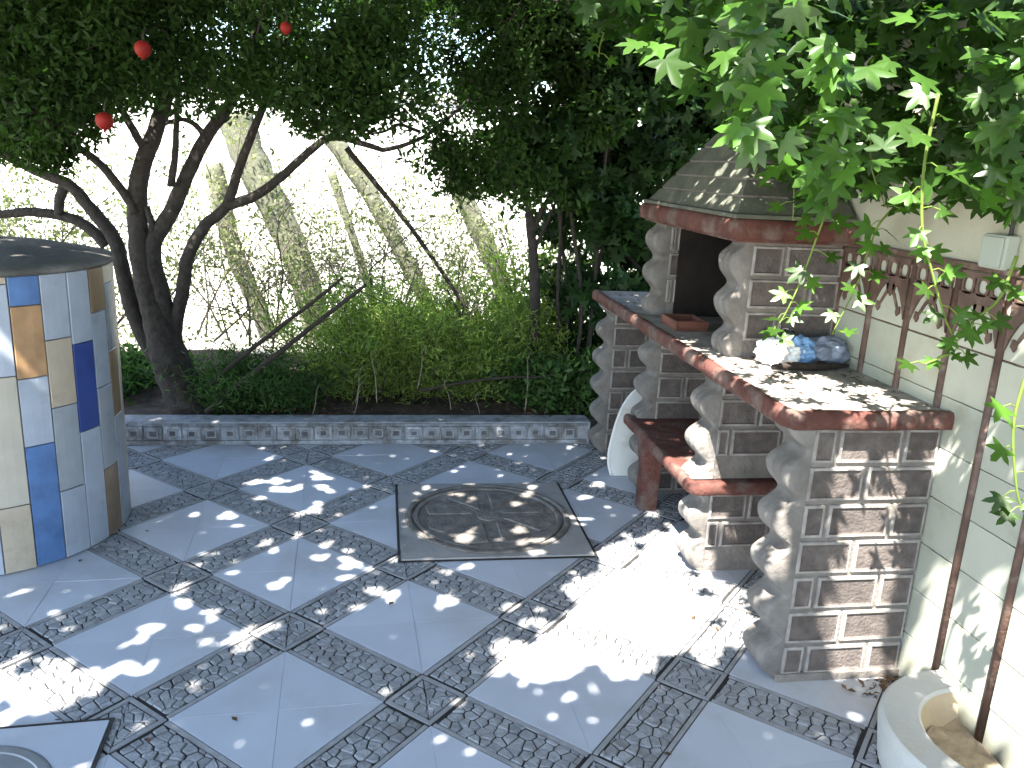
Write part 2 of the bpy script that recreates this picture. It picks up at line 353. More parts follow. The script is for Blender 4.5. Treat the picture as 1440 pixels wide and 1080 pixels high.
# local tile frame: centre at 0, band runs along the (1,-1) diagonal; q = along band, p = across
D1 = np.array([1, -1])/math.sqrt(2); D2 = np.array([1, 1])/math.sqrt(2)
h = L/2-.00025; g1, st, g2 = .004, .013, .004
def qp(q, p): v = q*D1+p*D2; return (v[0], v[1])
def strip(q0, q1, p0, p1): return clip_sq([qp(q0, p0), qp(q1, p0), qp(q1, p1), qp(q0, p1)][::-1], -h, h)
def area(p): return .5*sum(p[i][0]*p[(i+1) % len(p)][1]-p[(i+1) % len(p)][0]*p[i][1] for i in range(len(p)))
def ccw(p): return p if area(p) > 0 else p[::-1]
QE = PER/2-HB
def tile_meshes(seed):
    rr = random.Random(seed); b = MB()
    b.box((-h, -h, -.024), (h, h, -.0045), 1)
    for s in (-1, 1):
        tri = strip(-.5, .5, s*HB, s*.5)
        b.prism(ccw(tri), -.0045, 0.0, 0, .0012)
        a = sorted((s*(HB-g1), s*(HB-g1-st)))
        for q0, q1 in ((-QE+.004, QE-.004),):
            b.prism(ccw(strip(q0, q1, *a)), -.0045, -.0006, 2, .004)
    for s in (-1, 1):                               # strips that close the crossing square
        a = sorted((s*(QE+g1), s*(QE+g1+st)))
        pl = strip(a[0], a[1], -HB+g1, HB-g1)
        if len(pl) > 2: b.prism(ccw(pl), -.0045, -.0006, 2, .01)
    body = b.mesh(['tile_glaze', 'tile_groove', 'tile_strip'])
    pb = HB-g1-st-g2; regs = [strip(-QE+.008, QE-.008, -pb, pb)]
    for s in (-1, 1):
        a = sorted((s*(QE+g1+st+g2), s*.6)); pl = strip(a[0], a[1], -HB+.004, HB-.004)
        if len(pl) > 2: regs.append(pl)
    sp = .033; seeds = []
    q = -PER/2
    while q < PER/2:
        p = -HB
        while p < HB:
            seeds.append(qp(q+rr.uniform(-.011, .011), p+rr.uniform(-.011, .011))); p += sp
        q += sp*rr.uniform(.85, 1.2)
    st_b = MB()
    for pl in voronoi_cells(seeds, regs):
        if abs(area(pl)) < 6e-5: continue
        c = np.mean(np.array(pl), axis=0); pl = [tuple(c+(np.array(x)-c)*rr.uniform(.86, .93)) for x in ccw(pl)]
        st_b.prism(pl, -.0045, rr.uniform(-.0012, .0012), 0, .16)
    return body, st_b.mesh(['tile_band'])
TM = [tile_meshes(i) for i in range(5)]
pc = np.array([0, 0]); cnt = 0
for m_ in range(-14, 14):
    for n_ in range(-12, 14):
        c = O0+AX*L*(m_+.5)+AY*L*(n_+.5)
        if not (-2.2 < c[0] < 1.75 and .75 < c[1] < 4.42): continue
        if c[0] < -1.1-.45*c[1]-.5: continue
        # corner (m,n) is a band crossing when m+n is even
        even = (m_+n_) % 2 == 0                     # crossings at lower-left and upper-right -> band along (1,1)
        body, stones = TM[(m_*7+n_*3) % 5]
        rz = rotz+(R(90) if even else 0)+(R(180) if (m_+2*n_) % 3 == 0 else 0)
        t = link('floor_tile', body, floor, loc=(c[0], c[1], random.uniform(-.0006, .0006)), rot=(random.uniform(-.001, .001), random.uniform(-.001, .001), rz))
        s_ = link('stone_relief', stones, t); s_['kind'] = 'stuff'; cnt += 1

# kerb with small framed tiles
KY = 4.28
kerb = tag(MB().box((-2.6, KY+.012, -.02), (1.16, KY+.15, .125), 0, .008).build('kerb', 'kerb'), kind='structure')
kt = MB(); kt.box((-.044, -.006, -.036), (.044, .006, .036), 0, .003)
for a, b in (((-.026, -.0095, -.022), (.026, -.0061, -.016)), ((-.026, -.0095, .016), (.026, -.0061, .022)), ((-.026, -.0095, -.016), (-.02, -.0061, .016)), ((.02, -.0095, -.016), (.026, -.0061, .016))):
    kt.box(a, b, 2)
kt.box((-.014, -.0085, -.011), (.014, -.0061, .011), 1)
ktm = kt.mesh(['kerb_tile', 'kerb_dark', 'kerb'])
x = -2.4
while x < 1.1:
    link('kerb_tile', ktm, kerb, loc=(x, KY+.0065, .066+random.uniform(-.002, .002)), rot=(0, random.uniform(-.02, .02), 0)); x += .0955
for z0, z1 in ((.006, .026), (.104, .119)):
    kb = MB(); x = -2.5
    while x < 1.12:
        x2 = min(1.14, x+random.uniform(.18, .3)); kb.box((x+.002, KY+.001, z0), (x2, KY+.0118, z1), 0, .002); x = x2
    kb.build('kerb_border', 'kerb_tile', kerb)
# planting bed
bed = MB(); nx, ny = 90, 46; vv = []
for j in range(ny):
    for i in range(nx):
        X = -5.5+11*i/(nx-1); Y = KY+.10+1.7*j/(ny-1)
        vv.append((X, Y, .095+.05*noise.noise((X*1.6, Y*1.6, 0))+.02*noise.noise((X*7, Y*7, 2))-(.06 if j == 0 else 0)-(.2 if j == ny-1 else 0)))
bed.add(vv, [(j*nx+i, j*nx+i+1, (j+1)*nx+i+1, (j+1)*nx+i) for j in range(ny-1) for i in range(nx-1)])
tag(bed.build('planting_bed', 'soil', smooth=True), kind='structure')
# far white wall
bw = empty('boundary_wall', (0, 8.4, 0)); tag(bw, 'sunlit white rendered wall behind the bare twigs', 'wall')
MB().box((-9, 0, -.1), (8, .2, 2.05), 0, .01).build('wall_body', 'white_render', bw)
for i in range(17):
    MB().box((-9+i*1.0+.004, -.04, 2.052), (-9+(i+1)*1.0-.004, .24, 2.10), 0, .008).build('coping_slab', 'white_render', bw)

# ------------------------------------------------------------------ manhole covers
mh = empty('manhole_cover', (.465, 3.31, 0)); tag(mh, 'large round weathered iron manhole cover set in a square plate among the tiles', 'manhole cover')
b = MB(); n = 64; hs = .365
ring_o = [(hs*math.cos(2*math.pi*i/n), hs*math.sin(2*math.pi*i/n)) for i in range(n)]
def sq_pt(a, s_): c, d = math.cos(a), math.sin(a); k = s_/max(abs(c), abs(d)); return (c*k, d*k)
out = [sq_pt(2*math.pi*i/n, .382) for i in range(n)]
b.add([(x, y, .009) for x, y in out]+[(x*.985, y*.985, .009) for x, y in ring_o]+[(x, y, .0008) for x, y in out]+[(x*.985, y*.985, .0008) for x, y in ring_o],
      [(i, (i+1) % n, n+(i+1) % n, n+i) for i in range(n)]+[(2*n+i, 2*n+(i+1) % n, (i+1) % n, i) for i in range(n)]+[(n+i, n+(i+1) % n, 3*n+(i+1) % n, 3*n+i) for i in range(n)])
b.build('frame_plate', 'cover_plate', mh)
gp = MB()
for x0, y0, x1, y1 in ((-.396, -.396, .396, -.385), (-.396, .385, .396, .396), (-.396, -.385, -.385, .385), (.385, -.385, .396, .385)):
    gp.box((x0, y0, .0008), (x1, y1, .003))
gp.build('joint', 'tile_groove', mh)
def lathe(prof, n=64, mi=None):
    b = MB(); k = len(prof)
    for j in range(n):
        a = 2*math.pi*j/n
        for r_, z in prof: b.v.append((r_*math.cos(a), r_*math.sin(a), z))
    for j in range(n):
        j2 = (j+1) % n
        for i in range(k-1): b.f.append((j*k+i, j2*k+i, j2*k+i+1, j*k+i+1)); b.m.append(mi[i] if mi else 0)
    return b
lathe([(.358, .0009), (.358, .014), (.352, .016), (.338, .016), (.333, .012), (.333, .004), (.322, .004), (.322, .0125), (.316, .0145), (.306, .0145), (.300, .011), (.300, .0009)]).build('rim_ring', 'iron', mh, smooth=False)
lathe([(.299, .0009), (.299, .0075), (.0001, .0085)]).build('disc', 'iron', mh)
for i in range(8):
    a0, a1 = R(45*i+6), R(45*i+39); pr = MB(); pts = [(.07*math.cos((a0+a1)/2), .07*math.sin((a0+a1)/2))]
    for k in range(7): a = a0+(a1-a0)*k/6; r_ = .285-.03*abs(k-3)/3; pts.append((r_*math.cos(a), r_*math.sin(a)))
    pr.prism(pts, .0085, .0125+.001*(i % 2), 0, .07); pr.build('relief_petal', 'iron', mh)
lathe([(.05, .0085), (.045, .0135), (.0001, .0145)], 24).build('hub', 'iron', mh)

m2 = empty('drain_cover', (-.97, 1.765, 0)); m2.rotation_euler = (0, 0, R(3)); tag(m2, 'pale square drain plate with a dark steel round lid beside the tiled well', 'drain cover')
b = MB(); hs2 = .205
rin = [(hs2*math.cos(2*math.pi*i/n), hs2*math.sin(2*math.pi*i/n)) for i in range(n)]; out = [sq_pt(2*math.pi*i/n, .27) for i in range(n)]
b.add([(x, y, .0045) for x, y in out]+[(x, y, .0045) for x, y in rin]+[(x, y, .0008) for x, y in out]+[(x, y, .0008) for x, y in rin],
      [(i, (i+1) % n, n+(i+1) % n, n+i) for i in range(n)]+[(2*n+i, 2*n+(i+1) % n, (i+1) % n, i) for i in range(n)]+[(n+i, n+(i+1) % n, 3*n+(i+1) % n, 3*n+i) for i in range(n)])
b.build('frame_plate', 'tile_glaze', m2)  # pale plate
gp = MB()
for x0, y0, x1, y1 in ((-.281, -.281, .281, -.272), (-.281, .272, .281, .281), (-.281, -.272, -.272, .272), (.272, -.272, .281, .272)):
    gp.box((x0, y0, .0008), (x1, y1, .0035))
gp.build('joint', 'tile_groove', m2)
lathe([(.203, .0009), (.203, .006), (.196, .0075), (.178, .0075), (.175, .004), (.0001, .005)]).build('lid', 'steel', m2)
for y in (-.07, 0, .07): MB().box((-.08, y-.018, .0052), (.08, y+.018, .0085), 0, .002).build('lid_slot_bar', 'steel', m2)

# ------------------------------------------------------------------ tiled well
WC = (-1.515, 3.34); WR = .486; WH = 1.06
well = empty('tiled_well', (WC[0], WC[1], 0)); tag(well, 'round well clad in upright strips of white blue and tan tiles with dark cap', 'well')
lathe([(WR-.014, 0), (WR-.014, WH)], 90).build('drum', 'well_body', well)
cap = lathe([(.0001, WH+.080), (.15, WH+.075), (.30, WH+.060), (WR-.05, WH+.034), (WR+.004, WH+.022), (WR+.010, WH+.010), (WR+.008, WH+.001), (WR-.02, WH+.001)][::-1], 72).build('cap', 'well_cap', well, smooth=True)
link('cap_plate', MB().box((-.22, -.14, WH+.066), (.05, .16, WH+.088), 0, .005).mesh('well_cap'), well)
NC = 30
def zpx(ypx, xpx, ang):   # height on the drum's surface at this pixel
    X = WC[0]+WR*math.cos(ang); Y = WC[1]+WR*math.sin(ang); d = ray(xpx, ypx); t = (X*d[0]+Y*d[1])/(d[0]**2+d[1]**2); return CAM[2]+d[2]*t
known = {  # column -> list of (colour, bottom pixel y) from the top down, and a mid pixel x
    0: (22, [('sand', 400), ('white', 530), ('beige', 713), ('sand', None)]),
    1: (40, [('blue', 430), ('tan', 532), ('white', 628), ('blue', None)]),
    2: (75, [('white', 477), ('sand', 572), ('grey', 690), ('pale', None)]),
    3: (108, [('white', 482), ('deep', 605), ('pale', None)]),
    4: (134, [('brown', 438), ('pale', 543), ('grey', 657), ('brown', None)]),
    5: (152, [('beige', 397), ('slate', 490), ('brown', 582), ('grey', None)]),
    6: (163, [('beige', 460), ('beige', 560), ('sand', None)]),
    -1: (4, [('white', 430), ('pale', 560), ('sand', 690), ('white', None)]),
}
A0 = R(-53.4-12)
cells = {}
tile_cache = {}
for c in range(NC):
    a0 = A0+R(12)*c; a1 = a0+R(12); am = (a0+a1)/2; k = c if c <= 6 else (c-NC if c == NC-1 else None)
    segs = []; z = WH-.002
    if k is not None and k in known:
        xm, lst = known[k]
        for colr, yb in lst:
            zb = .004 if yb is None else max(.02, zpx(yb, xm, am)); segs.append((colr, zb, z)); z = zb
    else:
        while z > .02:
            hh = random.choice([.2, .25, .3, .33]); zb = z-hh
            if zb < .1: zb = .004
            segs.append((random.choice(['white', 'white', 'pale', 'grey', 'blue', 'tan', 'sand', 'deep', 'beige', 'brown']), zb, z)); z = zb
    for colr, zb, zt in segs:
        t = MB(); e = .0022/WR; th = WR+random.uniform(-.001, .002); nn = 3; vv = []
        for rr_, ins in ((WR-.0135, 0), (th-.0015, 0), (th, .0018)):
            for zz in (zb+.0016+ins, zt-.0016-ins):
                for q in range(nn+1):
                    a = a0+e+ins/WR+(a1-a0-2*e-2*ins/WR)*q/nn; vv.append((rr_*math.cos(a), rr_*math.sin(a), zz))
        fs = []; m_ = nn+1
        for lay in (0, 1):
            o = lay*2*m_; p = o+2*m_
            for q in range(nn):
                fs += [(o+q, o+q+1, p+q+1, p+q), (o+m_+q+1, o+m_+q, p+m_+q, p+m_+q+1)]
            fs += [(o+m_, o, p, p+m_), (o+nn, o+m_+nn, p+m_+nn, p+nn)]
        o = 4*m_
        for q in range(nn): fs.append((o+q, o+q+1, o+m_+q+1, o+m_+q))
        t.add(vv, fs); t.build('tile', 'az_'+colr, well)

# ------------------------------------------------------------------ garden wall with tiled dado
WX = 1.63
gw = empty('garden_wall', (WX, 1.5, 0)); tag(gw, 'cream garden wall with pale tiled dado and brown relief frieze', 'wall')
def part(o, parent): o.parent = parent; o.matrix_parent_inverse = Matrix.Translation(-Vector(parent.location)); return o
part(MB().box((WX, -1.2, -.03), (WX+.18, 3.73, 2.15), 0, .006).build('wall_body', 'cream_plaster'), gw)
part(MB().box((WX-.010, -1.1, .0), (WX-.0005, 3.70, 1.285)).build('tile_bed', 'wall_grout'), gw)
posts = [2.53+.205*k for k in range(-15, 6)]
ptm = MB()
prof = [(.0, -.0135), (-.010, -.0125), (-.017, -.007), (-.019, 0), (-.017, .007), (-.010, .0125), (.0, .0135)]
def rod(prof, z0, z1):
    b = MB(); k = len(prof); b.v += [(x, y, z0) for x, y in prof]+[(x, y, z1) for x, y in prof]
    for i in range(k-1): b.f.append((i, i+1, k+i+1, k+i)); b.m.append(0)
    b.f.append(tuple(range(k-1, -1, -1))); b.f.append(tuple(range(k, 2*k))); b.m += [0, 0]; return b
postm = rod(prof, .002, 1.275).mesh('brown_relief', True)
tw = .205-.031
wtm = MB().box((-.007, -tw/2, -.0742), (.0, tw/2, .0742), 0, .0018).mesh('wall_tile')
ftm = MB().box((-.007, -tw/2, -.105), (.0, tw/2, .105), 0, .0018).mesh('wall_tile')
fr = MB()                                             # brown relief of the frieze, in (y, z), thickness along -x
def plate(poly, x0, x1, ins=.0):
    k = len(fr.v); n = len(poly); fr.v += [(x0, p[0], p[1]) for p in poly]+[(x1, p[0], p[1]) for p in poly]
    for i in range(n): j = (i+1) % n; fr.f.append((k+i, k+j, k+n+j, k+n+i)); fr.m.append(0)
    fr.f.append(tuple(range(k+n, k+2*n))); fr.m.append(0)
hw = tw/2
def ringp(cy, cz, r0, r1, seg=12, sq=.6):
    for i in range(seg):
        a, b_ = 2*math.pi*i/seg, 2*math.pi*(i+1)/seg
        f = lambda an, r_: (cy+r_*(math.copysign(abs(math.cos(an))**sq, math.cos(an))), cz+r_*(math.copysign(abs(math.sin(an))**sq, math.sin(an))))
        plate([f(a, r0), f(a, r1), f(b_, r1), f(b_, r0)], -.007, -.0135)
plate([(-hw, .088), (hw, .088), (hw, .104), (-hw, .104)], -.007, -.014)
plate([(-hw, .034), (hw, .034), (hw, .048), (-hw, .048)], -.007, -.0135)
for cy in (-.057, 0, .057): ringp(cy, .068, .0175, .0265)
NS = 10                                               # arch: spandrels left and right
for i in range(NS):
    u0, u1 = -hw+2*hw*i/NS, -hw+2*hw*(i+1)/NS
    ar = lambda u: .022-.105*(abs(u)/hw)**2.4
    plate([(u0, ar(u0)), (u1, ar(u1)), (u1, .034), (u0, .034)], -.007, -.0125)
for sx in (-1, 1):                                    # hanging sprays
    plate([(sx*.010, .02), (sx*.022, .018), (sx*.020, -.012), (sx*.014, -.016)], -.007, -.012)
    plate([(sx*.014, -.012), (sx*.024, -.008), (sx*.050, -.05), (sx*.043, -.054)], -.007, -.0115)
    plate([(sx*.046, -.05), (sx*.062, -.046), (sx*.066, -.066), (sx*.052, -.078), (sx*.044, -.066)], -.007, -.0125)
plate([(-.03, .026), (.03, .026), (.018, .0), (0, -.022), (-.018, .0)], -.007, -.012)
frm = fr.mesh('brown_relief')
for i, y in enumerate(posts):
    part(link('trim_post', postm, loc=(WX-.0075, y, 0)), gw)
    if i == len(posts)-1: break
    yc = y+.1025
    o = part(link('frieze_tile', ftm, loc=(WX-.0103, yc, 1.168), rot=(0, 0, 0)), gw); link('arch_relief', frm, o)
    for k in range(7):
        zc = 1.059-.0755-.151*k
        part(link('wall_tile', wtm, loc=(WX-.0103+random.uniform(-.0008, .0008), yc, zc), rot=(random.uniform(-.006, .006), random.uniform(-.006, .006), random.uniform(-.008, .008))), gw)
rail = MB(); rail.box((WX-.024, -1.1, 1.277), (WX-.0003, 3.70, 1.295), 0, .004); part(rail.build('top_rail', 'brown_relief'), gw)
jb = empty('junction_box', (WX-.0005, 1.985, 1.335)); tag(jb, 'small pale plastic junction box on the cream wall above the frieze', 'junction box')
MB().box((-.04, -.045, -.045), (0, .045, .045), 0, .006).build('housing', 'box_plastic', jb)
MB().box((-.046, -.039, -.039), (-.0405, .039, .039), 0, .003).build('lid', 'box_plastic', jb)
MB().tube([(-.012, -.02, .045), (-.012, -.022, .2), (-.012, -.018, .5), (-.012, -.02, .8)], .006).build('cable', 'cable', jb)

# ------------------------------------------------------------------ barbecue
bq = empty('barbecue', (1.35, 3.1, 0)); tag(bq, 'built in brick barbecue with scalloped pillars, red edged counter and tapered hood', 'barbecue')
def bp(o): return part(o, bq)
bcache = {}
def brick_mesh(wd, ht):
    key = (round(wd, 3), round(ht, 3))
    if key not in bcache:
        b = MB(); rg = []
        for ins, dep in ((0, 0), (.001, -.007), (.003, -.009), (.0095, -.009), (.013, -.0035)):
            rg.append([(ins, dep, ins), (wd-ins, dep, ins), (wd-ins, dep, ht-ins), (ins, dep, ht-ins)])
        for r_ in rg: b.v += r_
        for k in range(4):
            for i in range(4):
                j = (i+1) % 4; b.f.append((k*4+i, k*4+j, (k+1)*4+j, (k+1)*4+i)); b.m.append(0 if k < 3 else 1)
        b.f.append((16, 17, 18, 19)); b.m.append(1)
        bcache[key] = b.mesh(['brick_frame', 'brick_panel'])
    return bcache[key]
def bricks(y, x0, x1, z0, z1, ph=0, pitch=.1165, parent=None):
    row = 0; z = z1
    while z-pitch > z0-.02:
        zb = max(z0, z-pitch); jx = [1.29+.205*k for k in range(-4, 4)] if (row+ph) % 2 == 0 else [1.3925+.205*k for k in range(-4, 4)]
        ed = [x0]+[j for j in jx if x0+.035 < j < x1-.03]+[x1]
        for a, b_ in zip(ed[:-1], ed[1:]):
            link('brick', brick_mesh(b_-a-.011, z-zb-.013), parent, loc=(a+.0055, y, zb+.0065),
                 rot=(random.uniform(-.008, .008), random.uniform(-.006, .006), random.uniform(-.006, .006)))
        z = zb; row += 1
def wave(z, x0, amp=.034, per=.15, ph=.07):
    a_ = 2*math.pi*(z-ph)/per; w_ = math.cos(a_-.38*math.sin(a_+.5)); return x0 - amp*.86*w_ +.006*math.sin(z*9+1)
def scallop(name, x0, y0, y1, z0, z1, xb, amp=.034, per=.15, ph=.07, flutes=3, parent=None):
    b = MB(); nz = max(16, int((z1-z0)/.009)); ny = 18
    for i in range(nz+1):
        z = z0+(z1-z0)*i/nz
        for j in range(ny+1):
            u = j/ny; y = y0+(y1-y0)*u; fl_ = abs(math.sin(math.pi*flutes*u))
            ed = min(u, 1-u)*ny
            x = wave(z, x0, amp, per, ph)+.008*(1-fl_)*(.5-.5*math.cos(2*math.pi*(z-ph)/per+math.pi))+(.008 if ed < .5 else 0)+.003*noise.noise((x0*3+z*25, y*25, 0))
            b.v.append((x, y, z))
    k = ny+1
    for i in range(nz):
        for j in range(ny): b.f.append((i*k+j, (i+1)*k+j, (i+1)*k+j+1, i*k+j+1)); b.m.append(0)
    for i in range(nz):                               # near and far cheeks back to the core
        for j, s_ in ((0, 1), (ny, -1)):
            n0 = len(b.v); za, zb = b.v[i*k+j][2], b.v[(i+1)*k+j][2]; yy = b.v[i*k+j][1]
            b.v += [(xb, yy, za), (xb, yy, zb)]; q = (i*k+j, n0, n0+1, (i+1)*k+j); b.f.append(q if s_ > 0 else q[::-1]); b.m.append(0)
    o = b.build(name, 'scallop', parent, smooth=False); smooth_by_angle(o, 50); return o
def pillar(y0, y1, z0, z1, xf, ph=.07, brick=True, bph=0, zb=None, amp=.034, x1=1.618):
    core = bp(MB().box((xf+.05, y0+.004, z0), (x1, y1-.004, z1)).build('pillar', 'concrete'))
    scallop('scalloped_edge', xf, y0, y1, z0, z1, xf+.052, amp=amp, ph=ph, parent=core)
    if brick: bricks(y0+.0035, xf+.045, x1-.004, z0+.015 if zb is None else zb, z1-.004, bph, parent=core)
TOPZ = .825
pillar(2.075, 2.215, .0, TOPZ, 1.168)
bp(MB().box((1.20, 2.062, .0), (1.617, 2.074, .026), 0, .002).build('plinth', 'concrete'))
pillar(2.775, 2.905, .0, .335, 1.188, brick=True, bph=1)
pillar(2.775, 2.905, .385, TOPZ, 1.188, brick=True, bph=0)
pillar(3.55, 3.68, .0, TOPZ, 1.215, bph=1)
pillar(4.13, 4.25, .0, TOPZ, 1.155, bph=0)
# counter with red rounded nosing
bp(MB().box((1.135, 2.062, TOPZ+.001), (1.619, 4.262, .868), 0, .002).build('counter_slab', 'counter_top'))
def nosing(path, zc, r_, name='red_edge'):
    b = MB(); pr = [(0, -r_), (-.021, -r_), (-.026, -r_*.8), (-.0275, 0), (-.026, r_*.5), (-.020, r_*.9), (-.012, r_), (0, r_)]
    nn = len(path); k = len(pr)
    for i, (x, y, nx_, ny_) in enumerate(path):
        for d, z in pr: b.v.append((x+nx_*(-d), y+ny_*(-d), zc+z+.0012*math.sin(i*1.3)+.0008*math.sin(i*3.1+d*200)))
    for i in range(nn-1):
        for j in range(k-1): b.f.append((i*k+j, (i+1)*k+j, (i+1)*k+j+1, i*k+j+1)); b.m.append(0)
        b.f.append((i*k+k-1, (i+1)*k+k-1, (i+1)*k, i*k)); b.m.append(0)
    o = b.build(name, 'red_paint', smooth=True); smooth_by_angle(o, 60); return bp(o)
def lpath(x0, y0, x1, y1, rad=.03):                   # from (x1,y0) along the near side, round the corner, along the front to y1
    p = [(x, y0, 0, -1) for x in np.linspace(x1, x0+rad, 8)]
    p += [(x0+rad-rad*math.sin(a), y0+rad-rad*math.cos(a), -math.sin(a), -math.cos(a)) for a in np.linspace(.2, math.pi/2-.2, 4)]
    p += [(x0, y, -1, 0) for y in np.linspace(y0+rad, y1, 30)]
    return p
nosing(lpath(1.134, 2.061, 1.618, 4.26), .8475, .0265)
# lower shelf
bp(MB().box((1.165, 2.755, .337), (1.617, 3.60, .380), 0, .002).build('lower_shelf', 'red_paint'))
nosing(lpath(1.163, 2.754, 1.616, 3.62), .3585, .024)
leg = MB(); pts = [(1.165, 0), (1.245, 0), (1.25, .2), (1.262, .30), (1.29, .336), (1.150, .336), (1.156, .28), (1.166, .2)]
leg.v += [(x, 3.36, z) for x, z in pts]+[(x, 3.43, z) for x, z in pts]; m_ = len(pts)
leg.f += [tuple(range(m_)), tuple(range(2*m_-1, m_-1, -1))]+[(i, m_+i, m_+(i+1) % m_, (i+1) % m_) for i in range(m_)]; leg.m += [0]*(m_+2)
bp(leg.build('shelf_leg', 'red_paint'))
# back lining of the niches and hearth
bp(MB().box((1.602, 2.906, 0), (1.6185, 3.549, .824)).build('niche_back', 'concrete'))
bp(MB().box((1.602, 3.681, 0), (1.6185, 4.129, .824)).build('niche_back', 'concrete'))
# hearth: two side pillars, back, cornice, hood
pillar(2.735, 2.86, .869, 1.275, 1.222, ph=.90, bph=1, amp=.028, zb=.875)
pillar(3.55, 3.69, .869, 1.275, 1.21, ph=.90, bph=0, amp=.028, zb=.875)
bp(MB().box((1.585, 2.861, .869), (1.6165, 3.549, 1.30)).build('fire_back', 'hearth_black'))
bp(MB().box((1.30, 2.862, .87), (1.584, 2.875, 1.29)).build('fire_side', 'hearth_black'))
bp(MB().box((1.30, 3.535, .87), (1.584, 3.548, 1.29)).build('fire_side', 'hearth_black'))
bp(MB().box((1.19, 2.70, 1.277), (1.617, 3.72, 1.3555), 0, .002).build('cornice_core', 'red_paint'))
nosing(lpath(1.188, 2.699, 1.616, 3.72, .02), 1.322, .034, 'cornice')
b = MB()
for x0, x1, y0, y1, z0, z1 in ((1.165, 1.60, 2.675, 3.70, 1.357, 1.372),): b.box((x0, y0, z0), (x1, y1, z1), 0, .004)
bp(b.build('hood_ledge', 'hood_paint'))
# tapered hood built of stepped courses
zt = 1.373; NCR = 6; hx0, hy0, hy1 = 1.185, 2.70, 3.68; tx0, ty0, ty1 = 1.39, 3.05, 3.32
for k in range(NCR):
    t0, t1 = k/NCR, (k+.93)/NCR; z0 = zt+.058*k; z1 = z0+.051; b = MB(); vv = []
    for t, z in ((t0, z0), (t1, z1)):
        x = hx0+(tx0-hx0)*t; ya = hy0+(ty0-hy0)*t; yb = hy1+(ty1-hy1)*t
        vv += [(x, ya, z), (1.612, ya, z), (1.612, yb, z), (x, yb, z)]
    b.add(vv, [(0, 3, 2, 1), (4, 5, 6, 7), (0, 1, 5, 4), (1, 2, 6, 5), (2, 3, 7, 6), (3, 0, 4, 7)]); bp(b.build('hood_course', 'hood_paint'))
    x = hx0+(tx0-hx0)*t1+.008; ya = hy0+(ty0-hy0)*t1+.008; yb = hy1+(ty1-hy1)*t1-.008
    bp(MB().box((x, ya, z1-.001), (1.61, yb, z0+.0585)).build('hood_joint', 'concrete'))
bp(MB().box((1.39, 3.03, zt+.058*NCR), (1.61, 3.33, 3.0), 0, .006).build('chimney', 'hood_paint'))

# ------------------------------------------------------------------ things on and by the barbecue
def blob(name, c, r_, matn, parent=None, seed=0, amp=.25, n=3, freq=3.0, flat=None):
    bm = bmesh.new(); bmesh.ops.create_icosphere(bm, subdivisions=n, radius=1)
    for v in bm.verts:
        d = v.co.normalized(); k = 1+amp*noise.noise(d*freq+Vector((seed*7.1, 3.3, 1)))+amp*.5*noise.noise(d*freq*2.7+Vector((seed, 1, 5)))
        v.co = Vector((d.x*r_[0]*k, d.y*r_[1]*k, d.z*r_[2]*k))
        if flat is not None and v.co.z < flat: v.co.z = flat
        v.co += Vector(c)
    me = bpy.data.meshes.new(name); bm.to_mesh(me); bm.free(); me.materials.append(MATS[matn])
    me.polygons.foreach_set('use_smooth', [True]*len(me.polygons)); return link(name, me, parent)
bag = empty('plastic_sack', (1.46, 2.62, .869)); tag(bag, 'crumpled blue and white plastic sack lying on the counter against the hearth wall', 'sack')
blob('white_end', (-.10, .0, .046), (.078, .062, .052), 'bag_white', bag, 1, .34, 5, 2.3, flat=-.046)
blob('blue_middle', (-.035, .005, .048), (.062, .058, .053), 'bag_blue', bag, 2, .32, 5, 2.4, flat=-.048)
blob('grey_tail', (.065, .01, .045), (.09, .058, .050), 'bag_grey', bag, 3, .30, 5, 2.2, flat=-.045)
tub = empty('clear_tub', (1.385, 2.692, .869)); tag(tub, 'clear plastic tub standing behind the crumpled sack', 'tub')
lathe([(.001, .002), (.042, .002), (.048, .10), (.051, .102), (.050, .104), (.046, .100), (.040, .005), (.001, .005)], 28).build('cup', 'clear_plastic', tub, smooth=True)
lathe([(.0505, .100), (.054, .101), (.054, .106), (.0505, .107)], 28).build('rim', 'clear_plastic', tub, smooth=True)
log = empty('charred_stick', (1.42, 2.53, .88)); tag(log, 'short charred stick lying on the counter in front of the sack', 'stick')
MB().tube([(-.13, -.01, .004), (-.06, .0, .007), (.02, -.004, .006), (.09, .01, .004), (.16, .02, .004)], [.010, .015, .013, .011, .006], 9, wob=.12).build('burnt_wood', 'char', log, True)
MB().tube([(.02, .0, .012), (.05, .025, .016), (.085, .035, .012)], [.006, .005, .003], 7).build('side_twig', 'char', log, True)
tray = empty('terracotta_tray', (1.255, 3.27, .869)); tag(tray, 'small terracotta tray standing in the hearth opening on the counter', 'tray')
t = MB(); t.box((-.07, -.085, 0), (.07, .085, .010), 0, .003); t.build('base', 'terracotta', tray)
for a, b_ in (((-.072, -.09, .0101), (-.058, .09, .042)), ((.058, -.09, .0101), (.072, .09, .042)), ((-.0575, -.09, .0101), (.0575, -.076, .042)), ((-.0575, .076, .0101), (.0575, .09, .042))):
    MB().box(a, b_, 0, .004).build('side', 'terracotta', tray)
board = empty('white_board', (1.215, 3.80, 0)); tag(board, 'white rounded board leaning in the niche between the rear scalloped pillars', 'board')
pts = catmull([(-.06, 0), (-.075, .08), (-.055, .2), (-.01, .33), (.06, .42), (.16, .46), (.24, .42), (.27, .25), (.26, .05), (.22, 0)], 5)
k = len(pts); b = MB(); ln = .22
b.v += [(p[0], -.008+ln*p[1], p[1]) for p in pts]+[(p[0], .008+ln*p[1], p[1]) for p in pts]
b.f += [tuple(range(k)), tuple(range(2*k-1, k-1, -1))]+[(i, k+i, k+(i+1) % k, (i+1) % k) for i in range(k)]; b.m += [0]*(k+2)
